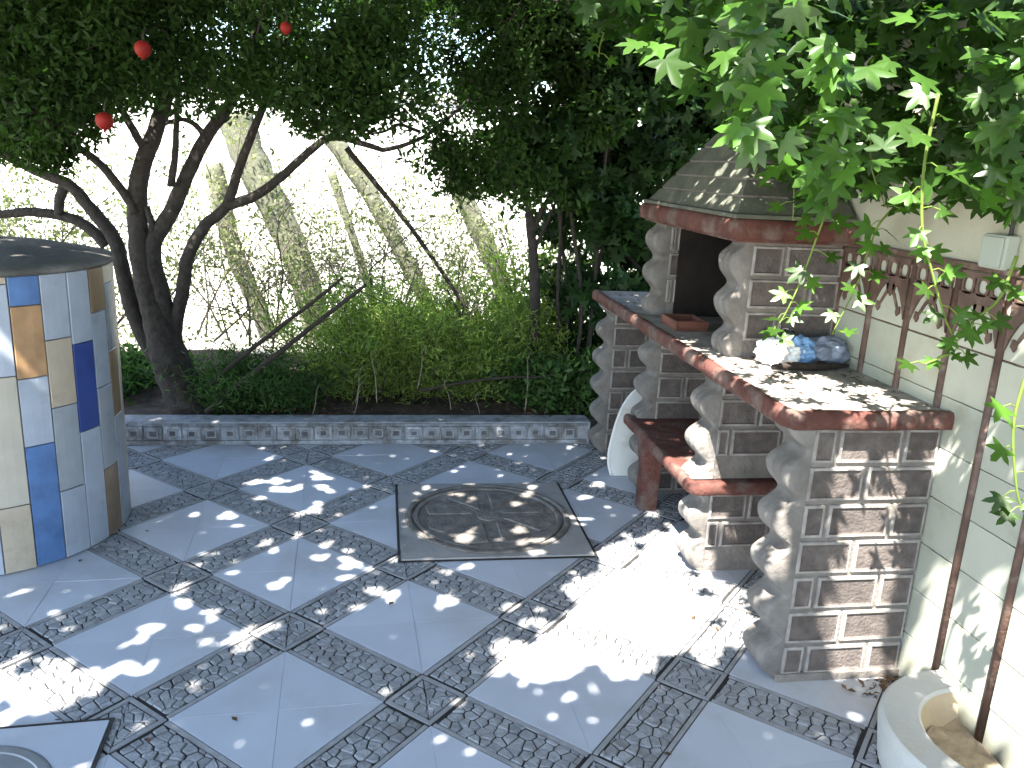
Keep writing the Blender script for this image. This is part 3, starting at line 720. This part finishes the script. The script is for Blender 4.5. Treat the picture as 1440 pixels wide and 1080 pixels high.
b.build('panel', 'white_board', board)
MB().tube([(p[0], ln*p[1], p[1]) for p in pts], .0105, 6).build('rolled_rim', 'white_board', board, True)
# half round trough against the wall
bs = empty('trough_planter', (1.60, 1.60, 0)); tag(bs, 'white rounded trough planter with beige inside at the foot of the tiled wall', 'planter')
def arc_strip(r0, r1, z0, z1):
    pass
ang = np.linspace(R(90), R(270), 40); ro, ri, hz = .305, .205, .135
prof = [(ro-.01, .002), (ro+.004, hz-.03), (ro, hz-.008), (ro-.008, hz), (ri+.008, hz), (ri, hz-.008), (ri+.004, hz-.03), (ri-.015, .03)]
b = MB(); k = len(prof); pos = [(0.018, 1.0, 0)]
path = [(.016, 0, 0)]
nn = len(ang)
def pt(a, r_, ext=0): return (r_*math.cos(a)*1.0, r_*math.sin(a))
for a in ang:
    for r_, z in prof: b.v.append((r_*math.cos(a)+.0, r_*math.sin(a), z))
for sgn in (0, 1):
    pass
for i in range(nn-1):
    for j in range(k-1): b.f.append((i*k+j, i*k+j+1, (i+1)*k+j+1, (i+1)*k+j)); b.m.append(1 if j >= 5 else 0)
ends = []
for i in (0, nn-1):
    n0 = len(b.v); b.v += [(.018, b.v[i*k+j][1], b.v[i*k+j][2]) for j in range(k)]
    for j in range(k-1):
        q = (i*k+j, n0+j, n0+j+1, i*k+j+1); b.f.append(q[::-1] if i == 0 else q); b.m.append(1 if j >= 5 else 0)
o = b.build('basin_wall', ['basin', 'basin_in'], bs, True); smooth_by_angle(o, 45)
sd = MB(); pts = [(.0, 0)]+[(.196*math.cos(a), .196*math.sin(a)) for a in ang]
vv = [(0, 0, .045)]
for rr_ in (.33, .66, 1):
    vv += [(.194*rr_*math.cos(a)+.012, .194*rr_*math.sin(a), .042+.016*noise.noise((a*3, rr_*5, 1))) for a in ang]
fs = [(0, 1+i, 2+i) for i in range(nn-1)]
for q in range(2): fs += [(1+q*nn+i, 1+(q+1)*nn+i, 1+(q+1)*nn+i+1, 1+q*nn+i+1) for i in range(nn-1)]
sd.add(vv, fs); sd.build('sandy_soil', 'sand', bs, True)

# ------------------------------------------------------------------ trees
def px_line(pts, Y): return [aty(p[0], p[1], Y if len(p) < 3 else p[2]) for p in pts]
tree = empty('fruit_tree', tuple(aty(262, 578, 4.62))); tag(tree, 'multi stemmed fruit tree with dark bark leaning behind the tiled well', 'tree')
def tpart(o): return part(o, tree)
mpx = 4.62/FPX
def limb(pts, w0, w1, Y=4.62, name='limb', parent=tree, matn='bark', n=9, per=6, wob=.05):
    P = catmull(px_line(pts, Y), per); m_ = len(P); rad = [(w0+(w1-w0)*(i/(m_-1)))*(.38 if w0 > 15 else .5)*Y/FPX for i in range(m_)]
    o = MB().tube(P, rad, n, wob=wob).build(name, matn, None, True); return part(o, parent)
P = catmull([aty(280, 596, 4.62), aty(262, 560, 4.62), aty(243, 515, 4.62), aty(228, 470, 4.62), aty(213, 425, 4.62)], 5)
rad = [.5*w_*mpx for w_ in np.interp(np.linspace(0, 1, len(P)), [0, .15, .4, .7, 1], [80, 56, 54, 46, 32])]
tpart(MB().tube(P, rad, 14, wob=.06).build('trunk', 'bark', None, True))
limb([(226, 470), (205, 400), (194, 320), (197, 245), (222, 175), (238, 110), (236, 40), (232, -40, 4.4), (215, -160, 4.2)], 42, 12)
limb([(246, 500), (228, 420), (214, 350), (240, 300), (263, 247), (290, 193), (327, 140), (352, 70), (380, -20, 4.4), (420, -150, 4.1)], 36, 10)
limb([(258, 520), (246, 470), (257, 410), (265, 360), (288, 318), (318, 290), (335, 240), (352, 195), (372, 145), (395, 80), (440, -60, 4.3)], 28, 9)
limb([(318, 290), (360, 275), (400, 245), (435, 213), (468, 193), (520, 205), (545, 210), (600, 190, 4.5), (660, 140, 4.4)], 19, 5)
limb([(232, 510), (212, 490), (187, 437), (172, 380), (160, 335), (127, 293), (97, 260), (50, 240), (0, 215), (-60, 190)], 34, 12, 4.66)
limb([(150, 345), (130, 325), (100, 307), (47, 298), (-10, 301), (-90, 290)], 22, 12, 4.70)
limb([(190, 300), (180, 280), (143, 233), (100, 200), (50, 165), (0, 120)], 18, 8, 4.58)
limb([(200, 205), (180, 170), (163, 140), (147, 110), (120, 40)], 11, 5, 4.55)
limb([(240, 262), (246, 220), (248, 177), (250, 120), (246, 50)], 10, 5, 4.56)
limb([(92, 258), (84, 280), (83, 302)], 14, 12, 4.68)
limb([(290, 195), (275, 176), (255, 168), (225, 176)], 8, 5, 4.6)
limb([(590, 185), (560, 175), (540, 185), (500, 190)], 5, 3, 4.55)
limb([(205, 400), (215, 330), (206, 290)], 12, 8, 4.6)
# crown: clumps of small leaves
clumps = []
def cl(px_, py_, Y, r_, n_): clumps.append((aty(px_, py_, Y), r_, n_))
cr = random.Random(5)
for i in range(150):                                  # lower visible crown
    px_ = cr.uniform(-160, 720); top = -60
    bot = np.interp(px_, [-160, 0, 60, 130, 200, 300, 380, 470, 560, 620, 680, 740], [190, 190, 180, 130, 120, 120, 160, 160, 150, 230, 240, 240])
    cl(px_, cr.uniform(top, bot), cr.uniform(3.8, 5.4), cr.uniform(.15, .28), 900)
for i in range(80):                                   # upper crown, above the frame
    clumps.append((np.array([cr.uniform(-2.9, 1.5), cr.uniform(3.7, 5.4), cr.uniform(2.25, 3.2)]), cr.uniform(.25, .42), 760))
for i in range(26): cl(cr.uniform(120, 640), cr.uniform(-90, 40), cr.uniform(4.4, 5.6), .26, 800)
for px_, py_, Y, r_ in ((640, 235, 4.3, .17), (670, 255, 4.35, .16), (700, 230, 4.3, .18), (610, 215, 4.4, .15), (655, 190, 4.4, .2), (700, 160, 4.4, .2), (580, 150, 4.5, .2),
                        (30, 190, 4.3, .16), (70, 215, 4.35, .13), (10, 150, 4.3, .2), (100, 175, 4.4, .16)):
    cl(px_, py_, Y, r_, 700)
def clump_points(clumps, shell=.55, flat=.8):
    out = []
    for c, r_, n_ in clumps:
        d = rng.normal(size=(n_, 3)); d /= np.linalg.norm(d, axis=1)[:, None]
        rad = r_*rng.uniform(shell**3, 1, n_)**(1/3)*(1+.25*np.sin(d[:, 0]*5+c[0]*9)*np.sin(d[:, 2]*4+c[1]*7))
        out.append(np.asarray(c)[None]+d*rad[:, None]*np.array([1, 1, flat])[None])
    return np.concatenate(out)
CP = clump_points(clumps, .25); CP = CP[~sun_gap(CP, .02) | (rng.random(len(CP)) < .4)]
for _c in (aty(201, 69, 3.45), aty(147, 170, 3.45), aty(402, 39, 3.45)): CP = CP[np.linalg.norm(CP-_c, axis=1) > .055]
o = link('crown', leaf_mesh(CP, rng.uniform(.030, .050, len(CP)), tmpl_small(), 'leaf_dark', .35)); tpart(o); o['kind'] = 'stuff'
tw_ = MB()
for c, r_, n_ in clumps[::2]:
    for q in range(3):
        d = Vector((cr.gauss(0, 1), cr.gauss(0, 1), cr.gauss(0, .6))).normalized()*r_; c0 = Vector(c)
        tw_.tube([c0-d*.8+Vector((0, 0, -.04)), c0, c0+d], [.004, .003, .0015], 4, cap=False)
o = tpart(tw_.build('crown_twigs', 'twig')); o['kind'] = 'stuff'
# red fruit
for nm, px_, py_, Y, r_, lab in (('a', 201, 69, 3.45, .031, 'round red fruit hanging in the leaves between the lowest and the smallest fruit'),
                                 ('b', 147, 170, 3.45, .033, 'dull red oval fruit hanging lowest on the tree above the well'),
                                 ('c', 402, 39, 3.45, .022, 'smallest red fruit hanging in the leaves apart from the other two')):
    c = aty(px_, py_, Y); f = empty('red_fruit', tuple(c)); tag(f, lab, 'fruit')
    lathe([(.0001, -r_*1.02), (r_*.45, -r_*.93), (r_*.85, -r_*.5), (r_*1.0, 0), (r_*.86, r_*.52), (r_*.45, r_*.9), (.0001, r_*.98)], 20).build('flesh', 'fruit', f, True)
    lathe([(r_*.22, -r_*.96), (r_*.18, -r_*1.06), (r_*.26, -r_*1.16), (r_*.2, -r_*1.06)], 6).build('calyx', 'fruit', f)
    MB().tube([(0, 0, r_*.95), (.005, .004, r_*1.9), (.0, .05, r_*2.6)], .0028, 5).build('stalk', 'twig', f)
# slim tree on the right of the bed
T2 = empty('slim_tree', tuple(aty(742, 582, 4.85))); tag(T2, 'slim upright tree with a thin dark forking trunk beside the dark ivy', 'tree')
def limb2(pts, w0, w1, Y=4.85): return limb(pts, w0, w1, Y, 'limb', T2, 'bark', 8)
P = catmull(px_line([(744, 590), (747, 530), (751, 460), (752, 400), (749, 350), (744, 300)], 4.85), 5)
part(MB().tube(P, [.5*w_*4.85/FPX for w_ in np.linspace(17, 13, len(P))], 9, wob=.06).build('trunk', 'bark', None, True), T2)
limb2([(744, 305), (741, 260), (738, 200), (735, 120), (730, 20)], 10, 5); limb2([(747, 330), (765, 290), (790, 250), (805, 200), (815, 140)], 9, 4); limb2([(752, 350), (775, 300), (788, 265)], 6, 3)
c2 = []
for i in range(36):
    c2.append((aty(cr.uniform(690, 860), cr.uniform(-40, 270), cr.uniform(4.5, 5.3)), cr.uniform(.14, .24), 420))
P2 = clump_points(c2, .25); P2 = P2[~sun_gap(P2, .02) | (rng.random(len(P2)) < .4)]
o = part(link('crown', leaf_mesh(P2, rng.uniform(.04, .07, len(P2)), tmpl_small(), 'leaf_dark', .3)), T2); o['kind'] = 'stuff'
# dark ivy mass behind the barbecue
IV = empty('ivy_mass', (1.7, 5.0, .08)); tag(IV, 'dense dark ivy mass growing behind the barbecue up to the hood', 'ivy')
ci = []
for i in range(150):
    px_ = cr.uniform(770, 1120); py_ = cr.uniform(-30, 590)
    if px_ < 800 and 240 < py_ < 560 and cr.random() < .6: continue
    ci.append((aty(px_, py_, cr.uniform(4.55, 5.5)), cr.uniform(.14, .26), 120))
for i in range(50): ci.append((np.array([cr.uniform(.95, 2.8), cr.uniform(4.3, 5.6), cr.uniform(2.1, 2.9)]), cr.uniform(.25, .36), 170))
PI_ = clump_points(ci, .3)
o = part(link('foliage', leaf_mesh(PI_, rng.uniform(.09, .15, len(PI_)), tmpl_palm(3), 'leaf_deep', .15, tilt=(0, -.7, .5))), IV); o['kind'] = 'stuff'
st = MB()
for i in range(14):
    x0 = cr.uniform(1.0, 2.3); y0 = cr.uniform(4.75, 5.4); st.tube(catmull([(x0, y0, .05), (x0+cr.gauss(0, .08), y0, .7), (x0+cr.gauss(0, .15), y0, 1.4), (x0+cr.gauss(0, .25), y0, 2.3)], 4), .012, 6)
part(st.build('stems', 'bark', None, True), IV)

# ------------------------------------------------------------------ shrubs and twigs behind the kerb
def shrub(px0, px1, ytop, Y0, Y1, n_, label, matn='leaf_shrub', blade=(.035, .06), stems=40, name='shrub', wd=.16):
    xs_ = [aty(px0, 560, (Y0+Y1)/2)[0], aty(px1, 560, (Y0+Y1)/2)[0]]; zt_ = aty((px0+px1)/2, ytop, (Y0+Y1)/2)[2]
    cx = sum(xs_)/2; cy = (Y0+Y1)/2; hw_ = (xs_[1]-xs_[0])/2
    e = empty(name, (cx, cy, .08)); tag(e, label, 'shrub'); s_ = MB(); pos = []; dirs = []
    for i in range(stems):
        bx, by = cx+hw_*random.uniform(-.7, .7), cy+(Y1-Y0)/2*random.uniform(-.8, .8); hh = (zt_-.09)*random.uniform(.45, 1.2)*(1-.35*abs((bx-cx)/hw_)**2)
        lx, ly = random.gauss(0, .22)*1.0+(bx-cx)*.35, random.gauss(0, .12)-.04
        P = catmull([(bx, by, .07), (bx+lx*.3, by+ly*.3, .07+hh*.5), (bx+lx, by+ly, .07+hh)], 5); s_.tube(P, [.004]*3+[.003]*4+[.0018]*4, 5, cap=False)
        for q in range(n_//stems):
            t = random.uniform(.08, 1)**.8; k = min(len(P)-2, int(t*(len(P)-1))); fr_ = t*(len(P)-1)-k; p = P[k]*(1-fr_)+P[k+1]*fr_
            pos.append(p+np.array([random.gauss(0, .05), random.gauss(0, .05), random.gauss(0, .03)])); dirs.append((random.gauss(0, 1), random.gauss(0, 1), random.gauss(.7, .6)))
    o = part(s_.build('stems', 'twig'), e); o['kind'] = 'stuff'
    pos = np.array(pos); X = np.array(dirs); X /= np.linalg.norm(X, axis=1)[:, None]; Zr = rng.normal(size=X.shape); Zr -= X*np.sum(X*Zr, axis=1)[:, None]; Zr /= np.linalg.norm(Zr, axis=1)[:, None]
    o = part(link('foliage', leaf_mesh(pos, rng.uniform(*blade, len(pos)), tmpl_small(1, wd), matn, frames=(X, np.cross(Zr, X), Zr))), e); o['kind'] = 'stuff'
    return e
shrub(440, 600, 415, 4.62, 5.25, 15000, 'feathery bright green shrub under the crossed bare sticks', stems=70)
shrub(550, 745, 425, 4.6, 5.4, 16000, 'feathery yellow green shrub left of the slim tree trunk', stems=70)
shrub(470, 700, 395, 5.4, 6.1, 14000, 'tall loose green shrub rising behind the two feathery shrubs', stems=60)
shrub(280, 450, 500, 4.5, 4.95, 8000, 'low dark green plant beside the foot of the multi stemmed tree', 'leaf_low', stems=50)
shrub(690, 860, 500, 4.5, 4.95, 7000, 'low leafy plant around the foot of the slim tree', 'leaf_low', (.04, .07), stems=50, wd=.4)
shrub(90, 215, 500, 4.85, 5.5, 5000, 'dark low plant between the well and the leaning tree', 'leaf_low', (.04, .07), stems=50, wd=.35)
shrub(700, 800, 330, 5.2, 5.9, 4200, 'upright light green shrub behind the slim tree trunk', 'leaf_shrub', (.04, .07), stems=40, wd=.35)
# bare twiggy shrubs
def bare(cx, cy, zt_, n_stem, spread, label, seed, foliage=900):
    rr = random.Random(seed); e = empty('bare_shrub', (cx, cy, .07)); tag(e, label, 'shrub'); s_ = MB(); tips = []
    def grow(p, d, ln, r_, dep):
        p = Vector(p); pts = [p]
        for k in range(3):
            d = (d+Vector((rr.gauss(0, .22), rr.gauss(0, .18), rr.gauss(0, .2)))).normalized(); p = p+d*ln/3; pts.append(p.copy())
        s_.tube(pts, [r_, r_*.9, r_*.8, r_*.65], 3 if dep > 1 else 5, cap=False)
        if dep >= 4: tips.append(p); return
        for k in range(rr.choice([2, 3, 3]) if dep < 3 else 3):
            q = pts[rr.choice([1, 2, 3])]
            grow(q, (d+Vector((rr.gauss(0, .75), rr.gauss(0, .5), rr.gauss(.05, .6)))).normalized(), ln*rr.uniform(.5, .8), max(.0016, r_*.5), dep+1)
    for i in range(n_stem):
        grow((cx+rr.gauss(0, spread*.5), cy+rr.gauss(0, .25), .05), Vector((rr.gauss(0, .35), rr.gauss(0, .2), 1)).normalized(), zt_*rr.uniform(.3, .5), rr.uniform(.006, .010), 0)
    o = part(s_.build('branches', 'pale_twig'), e); o['kind'] = 'stuff'
    foliage = int(foliage*1.8)
    if foliage:
        pp = np.array([tips[rr.randrange(len(tips))] for _ in range(foliage)])+rng.normal(0, .05, (foliage, 3))
        o = part(link('small_leaves', leaf_mesh(pp, rng.uniform(.025, .05, foliage), tmpl_small(1, .5), 'leaf_twiggy', .2)), e); o['kind'] = 'stuff'
bare(-1.1, 6.6, 2.0, 11, 1.0, 'bare twiggy shrub behind the multi stemmed tree trunk', 1, 1600)
bare(-.2, 6.9, 2.0, 11, 1.1, 'bare twiggy shrub behind the tallest modelled shadow band', 2, 1100)
bare(.75, 6.7, 1.9, 10, 1.0, 'bare twiggy shrub behind the long slanting dead branch', 3, 1300)
bare(-2.4, 6.4, 2.0, 12, 1.1, 'leafy twiggy shrub seen past the cap of the well', 4, 3600)
bare(-.6, 7.3, 2.1, 10, 1.1, 'far bare twiggy shrub close in front of the white wall', 8, 1200)
bare(.4, 6.2, 1.7, 9, .9, 'bare twiggy shrub rising from the tall loose green shrub', 9, 900)
bare(1.35, 6.0, 1.9, 9, .6, 'twiggy shrub behind the slim tree and the ivy', 6, 1500)
# solid bands modelled in place of slanting shadows on the white wall
for pts, w0, w1, lab in (([(455, 165), (475, 205), (530, 290), (592, 410), (640, 520)], 27, 17, 'smooth modelled shadow band slanting across the bright wall, the cleanest of the bands'),
                         ([(300, 230), (315, 300), (335, 370), (362, 430), (395, 520)], 26, 22, 'modelled slanting shadow band closest to the forked limb of the fruit tree'),
                         ([(330, 160), (352, 225), (395, 310), (430, 400), (455, 510)], 46, 34, 'thickest modelled shadow band behind the fruit tree limbs'),
                         ([(465, 240), (485, 300), (510, 375), (540, 480)], 13, 9, 'thinnest modelled shadow band beside the cleanest slanting one'),
                         ([(620, 200), (655, 285), (690, 360), (715, 430), (740, 530)], 30, 20, 'modelled slanting shadow band nearest the slim tree')):
    Y = 7.3; e = empty('wall_shadow_band', tuple(aty(pts[-1][0], pts[-1][1], Y))); tag(e, lab, 'tree trunk')
    pp = px_line(pts, Y); pp = list(pp)+[pp[-1]+(pp[-1]-pp[-2])*max(.05, (pp[-1][2]-.05)/max(.05, pp[-2][2]-pp[-1][2]))]
    P = catmull(pp, 6); part(MB().tube(P, [.5*w_*Y/FPX for w_ in np.linspace(w0, w1, len(P))], 10, wob=.07).build('shadow_band', 'shadow_band_tone', None, True), e)
    for q in range(6):
        p = Vector(P[random.randrange(3, len(P)-8)]); d = Vector((random.gauss(0, .25), -.12, random.uniform(.05, .3)))
        part(MB().tube([p, p+d*.5, p+d+Vector((0, 0, .05))], [.008, .005, .003], 5).build('band_twig', 'twig'), e)  # small twigs added along each modelled shadow band
# leaning bare sticks
for pts, w_, Y, lab in (([(290, 548), (330, 510), (400, 455), (450, 417), (482, 390)], 8, 4.52, 'upper of two bare sticks leaning from the tree foot'),
                        ([(290, 580), (330, 545), (400, 490), (450, 450), (500, 412), (515, 400)], 9, 4.46, 'lower of two bare sticks leaning from the tree foot'),
                        ([(487, 208), (530, 260), (570, 310), (620, 380), (660, 440), (700, 490), (740, 560)], 8, 5.3, 'long thin dead branch slanting down to the slim tree'),
                        ([(590, 550), (650, 538), (720, 530), (760, 530), (835, 518)], 5, 4.5, 'thin dead twig lying level across the low leaves by the slim tree')):
    e = empty('dead_branch', tuple(aty(pts[0][0], pts[0][1], Y))); tag(e, lab, 'branch')
    P = catmull(px_line(pts, Y), 5); part(MB().tube(P, [.5*k*Y/FPX for k in np.linspace(w_, w_*.5, len(P))], 7, wob=.1).build('stem', 'twig', None, True), e)
    for q in range(7):
        p = Vector(P[random.randrange(2, len(P)-1)]); d = Vector((random.gauss(.03, .09), random.gauss(0, .05), random.gauss(.05, .06)))
        part(MB().tube([p, p+d*.6, p+d], [.003, .0025, .0015], 4).build('side_twig', 'twig'), e)
# dry stalks standing behind the kerb
for i, (a, b_) in enumerate((((522, 500), (530, 560)), ((594, 495), (587, 540)), ((505, 545), (494, 590)), ((505, 525), (500, 560)), ((445, 550), (437, 585)), ((742, 505), (738, 575)), ((625, 540), (634, 570)), ((668, 560), (676, 590)))):
    e = empty('dry_stalk', tuple(aty(b_[0], b_[1]+6, 4.47))); tag(e, 'thin straw coloured dry stalk standing among the shrubs behind the kerb', 'stalk', 'dry stalks behind the kerb')
    p0, p1 = aty(b_[0], b_[1]+6, 4.47), aty(a[0], a[1], 4.47)
    part(MB().tube(catmull([p0, (p0+p1)/2+np.array([.008, 0, 0]), p1], 4), [.0032]*4+[.0026]*3+[.0018]*2, 6).build('stem', 'dry_stem', None, True), e)
    part(MB().tube([p1, p1+np.array([.012, 0, .03]), p1+np.array([.03, -.01, .04])], [.0025, .002, .001], 5).build('tip', 'dry_stem', None, True), e)

# ------------------------------------------------------------------ vine overhead and hanging shoots
pg = empty('pergola', (-.6, 1.0, 0)); tag(pg, kind='structure')
for y in (-1.6, .2, 2.0): part(MB().tube([(-3.4, y, 2.46), (1.85, y, 2.46)], .02, 8).build('crossbar', 'steel', None, True), pg)
for x in (-3.4,): 
    for y in (-1.6, 2.0): part(MB().tube([(x, y, -.05), (x, y, 2.46)], .025, 10).build('post', 'steel', None, True), pg)
for x in np.linspace(-3.2, 1.7, 9): part(MB().tube([(x, -1.7, 2.485), (x, 2.9, 2.485)], .003, 5).build('wire', 'cable'), pg)
VN = empty('climbing_vine', (1.55, 1.2, 0)); tag(VN, 'leafy climbing vine covering the pergola, its shoots hanging over the barbecue', 'vine')
def vpart(o): return part(o, VN)
vpart(MB().tube(catmull([(1.57, .7, -.02), (1.55, .72, .6), (1.58, .75, 1.3), (1.52, .85, 2.0), (1.3, 1.1, 2.5)], 6), [.03]*10+[.025]*15, 9, wob=.08).build('stem', 'bark', None, True))
N = 62000
vp = np.stack([rng.uniform(-4.0, 1.75, N), rng.uniform(-1.6, 3.9, N), 2.52+rng.gamma(2, .085, N)], axis=1)
vp = vp[~sun_gap(vp, .033)]
hf = len(vp)//2
o = vpart(link('canopy_leaves', leaf_mesh(vp, rng.uniform(.07, .095, len(vp)), tmpl_oval(), 'leaf_vine', .62, tilt=(-.1, -.25, 1)))); o['kind'] = 'stuff'
# denser hanging mass at the upper right
hm = []
hr = random.Random(9)
for i in range(6500):
    px_ = hr.uniform(820, 1480); py_ = hr.uniform(-60, 320); Y = hr.uniform(1.5, 3.0)
    lo = np.interp(px_, [830, 900, 1000, 1060, 1120, 1200, 1300, 1440], [30, 60, 150, 215, 285, 275, 275, 300])
    if py_ > lo: continue
    p = aty(px_, py_, Y)
    if p[0] > 1.60 and p[2] < 2.15: continue
    if 1.1 < p[0] and 2.65 < p[1] < 3.75 and p[2] < 1.95: continue
    hm.append(p)
hm = np.array(hm); keep = ~sun_gap(hm, .02, False) | (rng.random(len(hm)) < .04); hm = hm[keep]
TP = [tmpl_palm(k) for k in range(4)]; PMESH = [leaf_mesh(np.zeros((1, 3)), 1.0, t, 'leaf_vine_solo', frames=(np.array([[1., 0, 0]]), np.array([[0, 1., 0]]), np.array([[0, 0, 1.]]))) for t in TP]
order = np.argsort(np.linalg.norm(hm-CAM, axis=1)); solo = hm[order[:215]]; rest = hm[order[215:]]
def leaf_obj(p, s_, nrm, tip):
    Z = Vector(nrm).normalized(); X = Vector(tip); X = (X-Z*X.dot(Z)).normalized(); Y_ = Z.cross(X)
    m4 = Matrix(((X.x, Y_.x, Z.x), (X.y, Y_.y, Z.y), (X.z, Y_.z, Z.z)))
    return vpart(link('leaf', PMESH[hr.randrange(4)], loc=tuple(p), rot=m4.to_euler(), scale=s_))
for p in solo: leaf_obj(p, hr.uniform(.06, .125), (hr.gauss(-.35, .4), hr.gauss(-.55, .35), hr.gauss(.6, .35)), (hr.gauss(-.2, .5), hr.gauss(-.3, .5), -.7))
if len(rest): o = vpart(link('hanging_leaves', leaf_mesh(rest, rng.uniform(.07, .125, len(rest)), TP[2], 'leaf_vine', .5, tilt=(-.2, -.45, .7)))); o['kind'] = 'stuff'
shoots = [([(1190, 180), (1175, 260), (1150, 330), (1128, 390), (1105, 440), (1085, 470)], 2.35, .085),
          ([(1330, 200), (1290, 260), (1240, 310), (1222, 350), (1205, 400), (1170, 470)], 2.2, .085),
          ([(1320, 130), (1300, 230), (1297, 320), (1310, 380), (1330, 450), (1345, 490), (1300, 512)], 1.72, .07),
          ([(1430, 360), (1405, 420), (1370, 450), (1345, 480)], 1.7, .065),
          ([(1445, 520), (1425, 600), (1430, 690), (1440, 720)], 1.45, .07),
          ([(1160, 60), (1140, 140), (1120, 230), (1115, 310)], 2.5, .09),
          ([(1060, 60), (1075, 130), (1080, 190), (1060, 250)], 2.6, .085),
          ([(1250, 60), (1230, 150), (1225, 230), (1245, 290)], 2.1, .095),
          ([(1390, 60), (1400, 150), (1385, 220), (1400, 270)], 1.9, .095),
          ([(860, 10), (845, 60), (842, 80)], 2.8, .07)]
for pts, Y, ls in shoots:
    P = catmull(px_line(pts, Y), 6); P = [p if p[0] < 1.60 else np.array([1.60, p[1], p[2]]) for p in P]
    vpart(MB().tube(P, np.linspace(.0042, .0018, len(P)).tolist(), 6).build('shoot', 'leaf_shrub', None, True))
    for k in range(2, len(P), 2):
        sd_ = 1 if (k//2) % 2 else -1; pp = P[k]+np.array([sd_*hr.uniform(.015, .04), hr.uniform(-.03, .02), hr.uniform(-.02, .02)])
        vpart(MB().tube([P[k], (P[k]+pp)/2+np.array([0, 0, .006]), pp], .0014, 4, cap=False).build('leaf_stalk', 'leaf_shrub'))
        leaf_obj(pp, ls*hr.uniform(.85, 1.3)*(1-.25*k/len(P))*1.15, (hr.gauss(-.3, .3), hr.gauss(-.5, .25), hr.gauss(.75, .25)), (sd_*.8, hr.gauss(-.2, .3), -.55))

# ------------------------------------------------------------------ fallen leaves
dl = MB(); V_, F_ = tmpl_small(1, .5); dl.add([(x-.5, y, z+.07+.12*abs(x-.5)) for x, y, z in V_], F_); dlm = dl.mesh('dead_leaf')
for px_, py_ in ((208, 1043), (207, 748), (113, 790), (330, 1013), (550, 850), (81, 1014), (938, 1062), (404, 877), (1008, 885), (975, 870), (1040, 850), (690, 925), (300, 600)):
    p = atz(px_, py_); o = link('dry_leaf', dlm, loc=(p[0], p[1], .002), rot=(hr.uniform(-.2, .2), hr.uniform(-.2, .2), hr.uniform(0, 6.3)), scale=hr.uniform(.016, .034))
    tag(o, 'small curled brown dry leaf lying on the patio tiles', 'leaf', 'dry leaves on the patio')
lit = []
for i in range(260): lit.append((hr.uniform(1.15, 1.6), hr.choice([hr.uniform(2.1, 2.72), hr.uniform(2.4, 2.72), hr.uniform(3.75, 4.2)]), .8705))
o = link('leaf_litter', leaf_mesh(np.array(lit), rng.uniform(.008, .03, len(lit)), tmpl_small(1, .4), 'dead_leaf', .85)); tag(o, 'dry leaf litter scattered over the barbecue counter', 'leaf litter', kind='stuff')
lit = []
for i in range(420):
    if i % 8 == 0: lit.append((1.61-abs(hr.gauss(0, .1)), 2.05-abs(hr.gauss(0, .05)), .004))
    else: lit.append((hr.uniform(-1.2, 1.1), KY+.14+abs(hr.gauss(0, .2)), .135))
o = link('ground_litter', leaf_mesh(np.array(lit), rng.uniform(.01, .04, len(lit)), tmpl_small(1, .4), 'dead_leaf', .7)); tag(o, 'dry leaf litter along the kerb and the foot of the wall', 'leaf litter', kind='stuff')
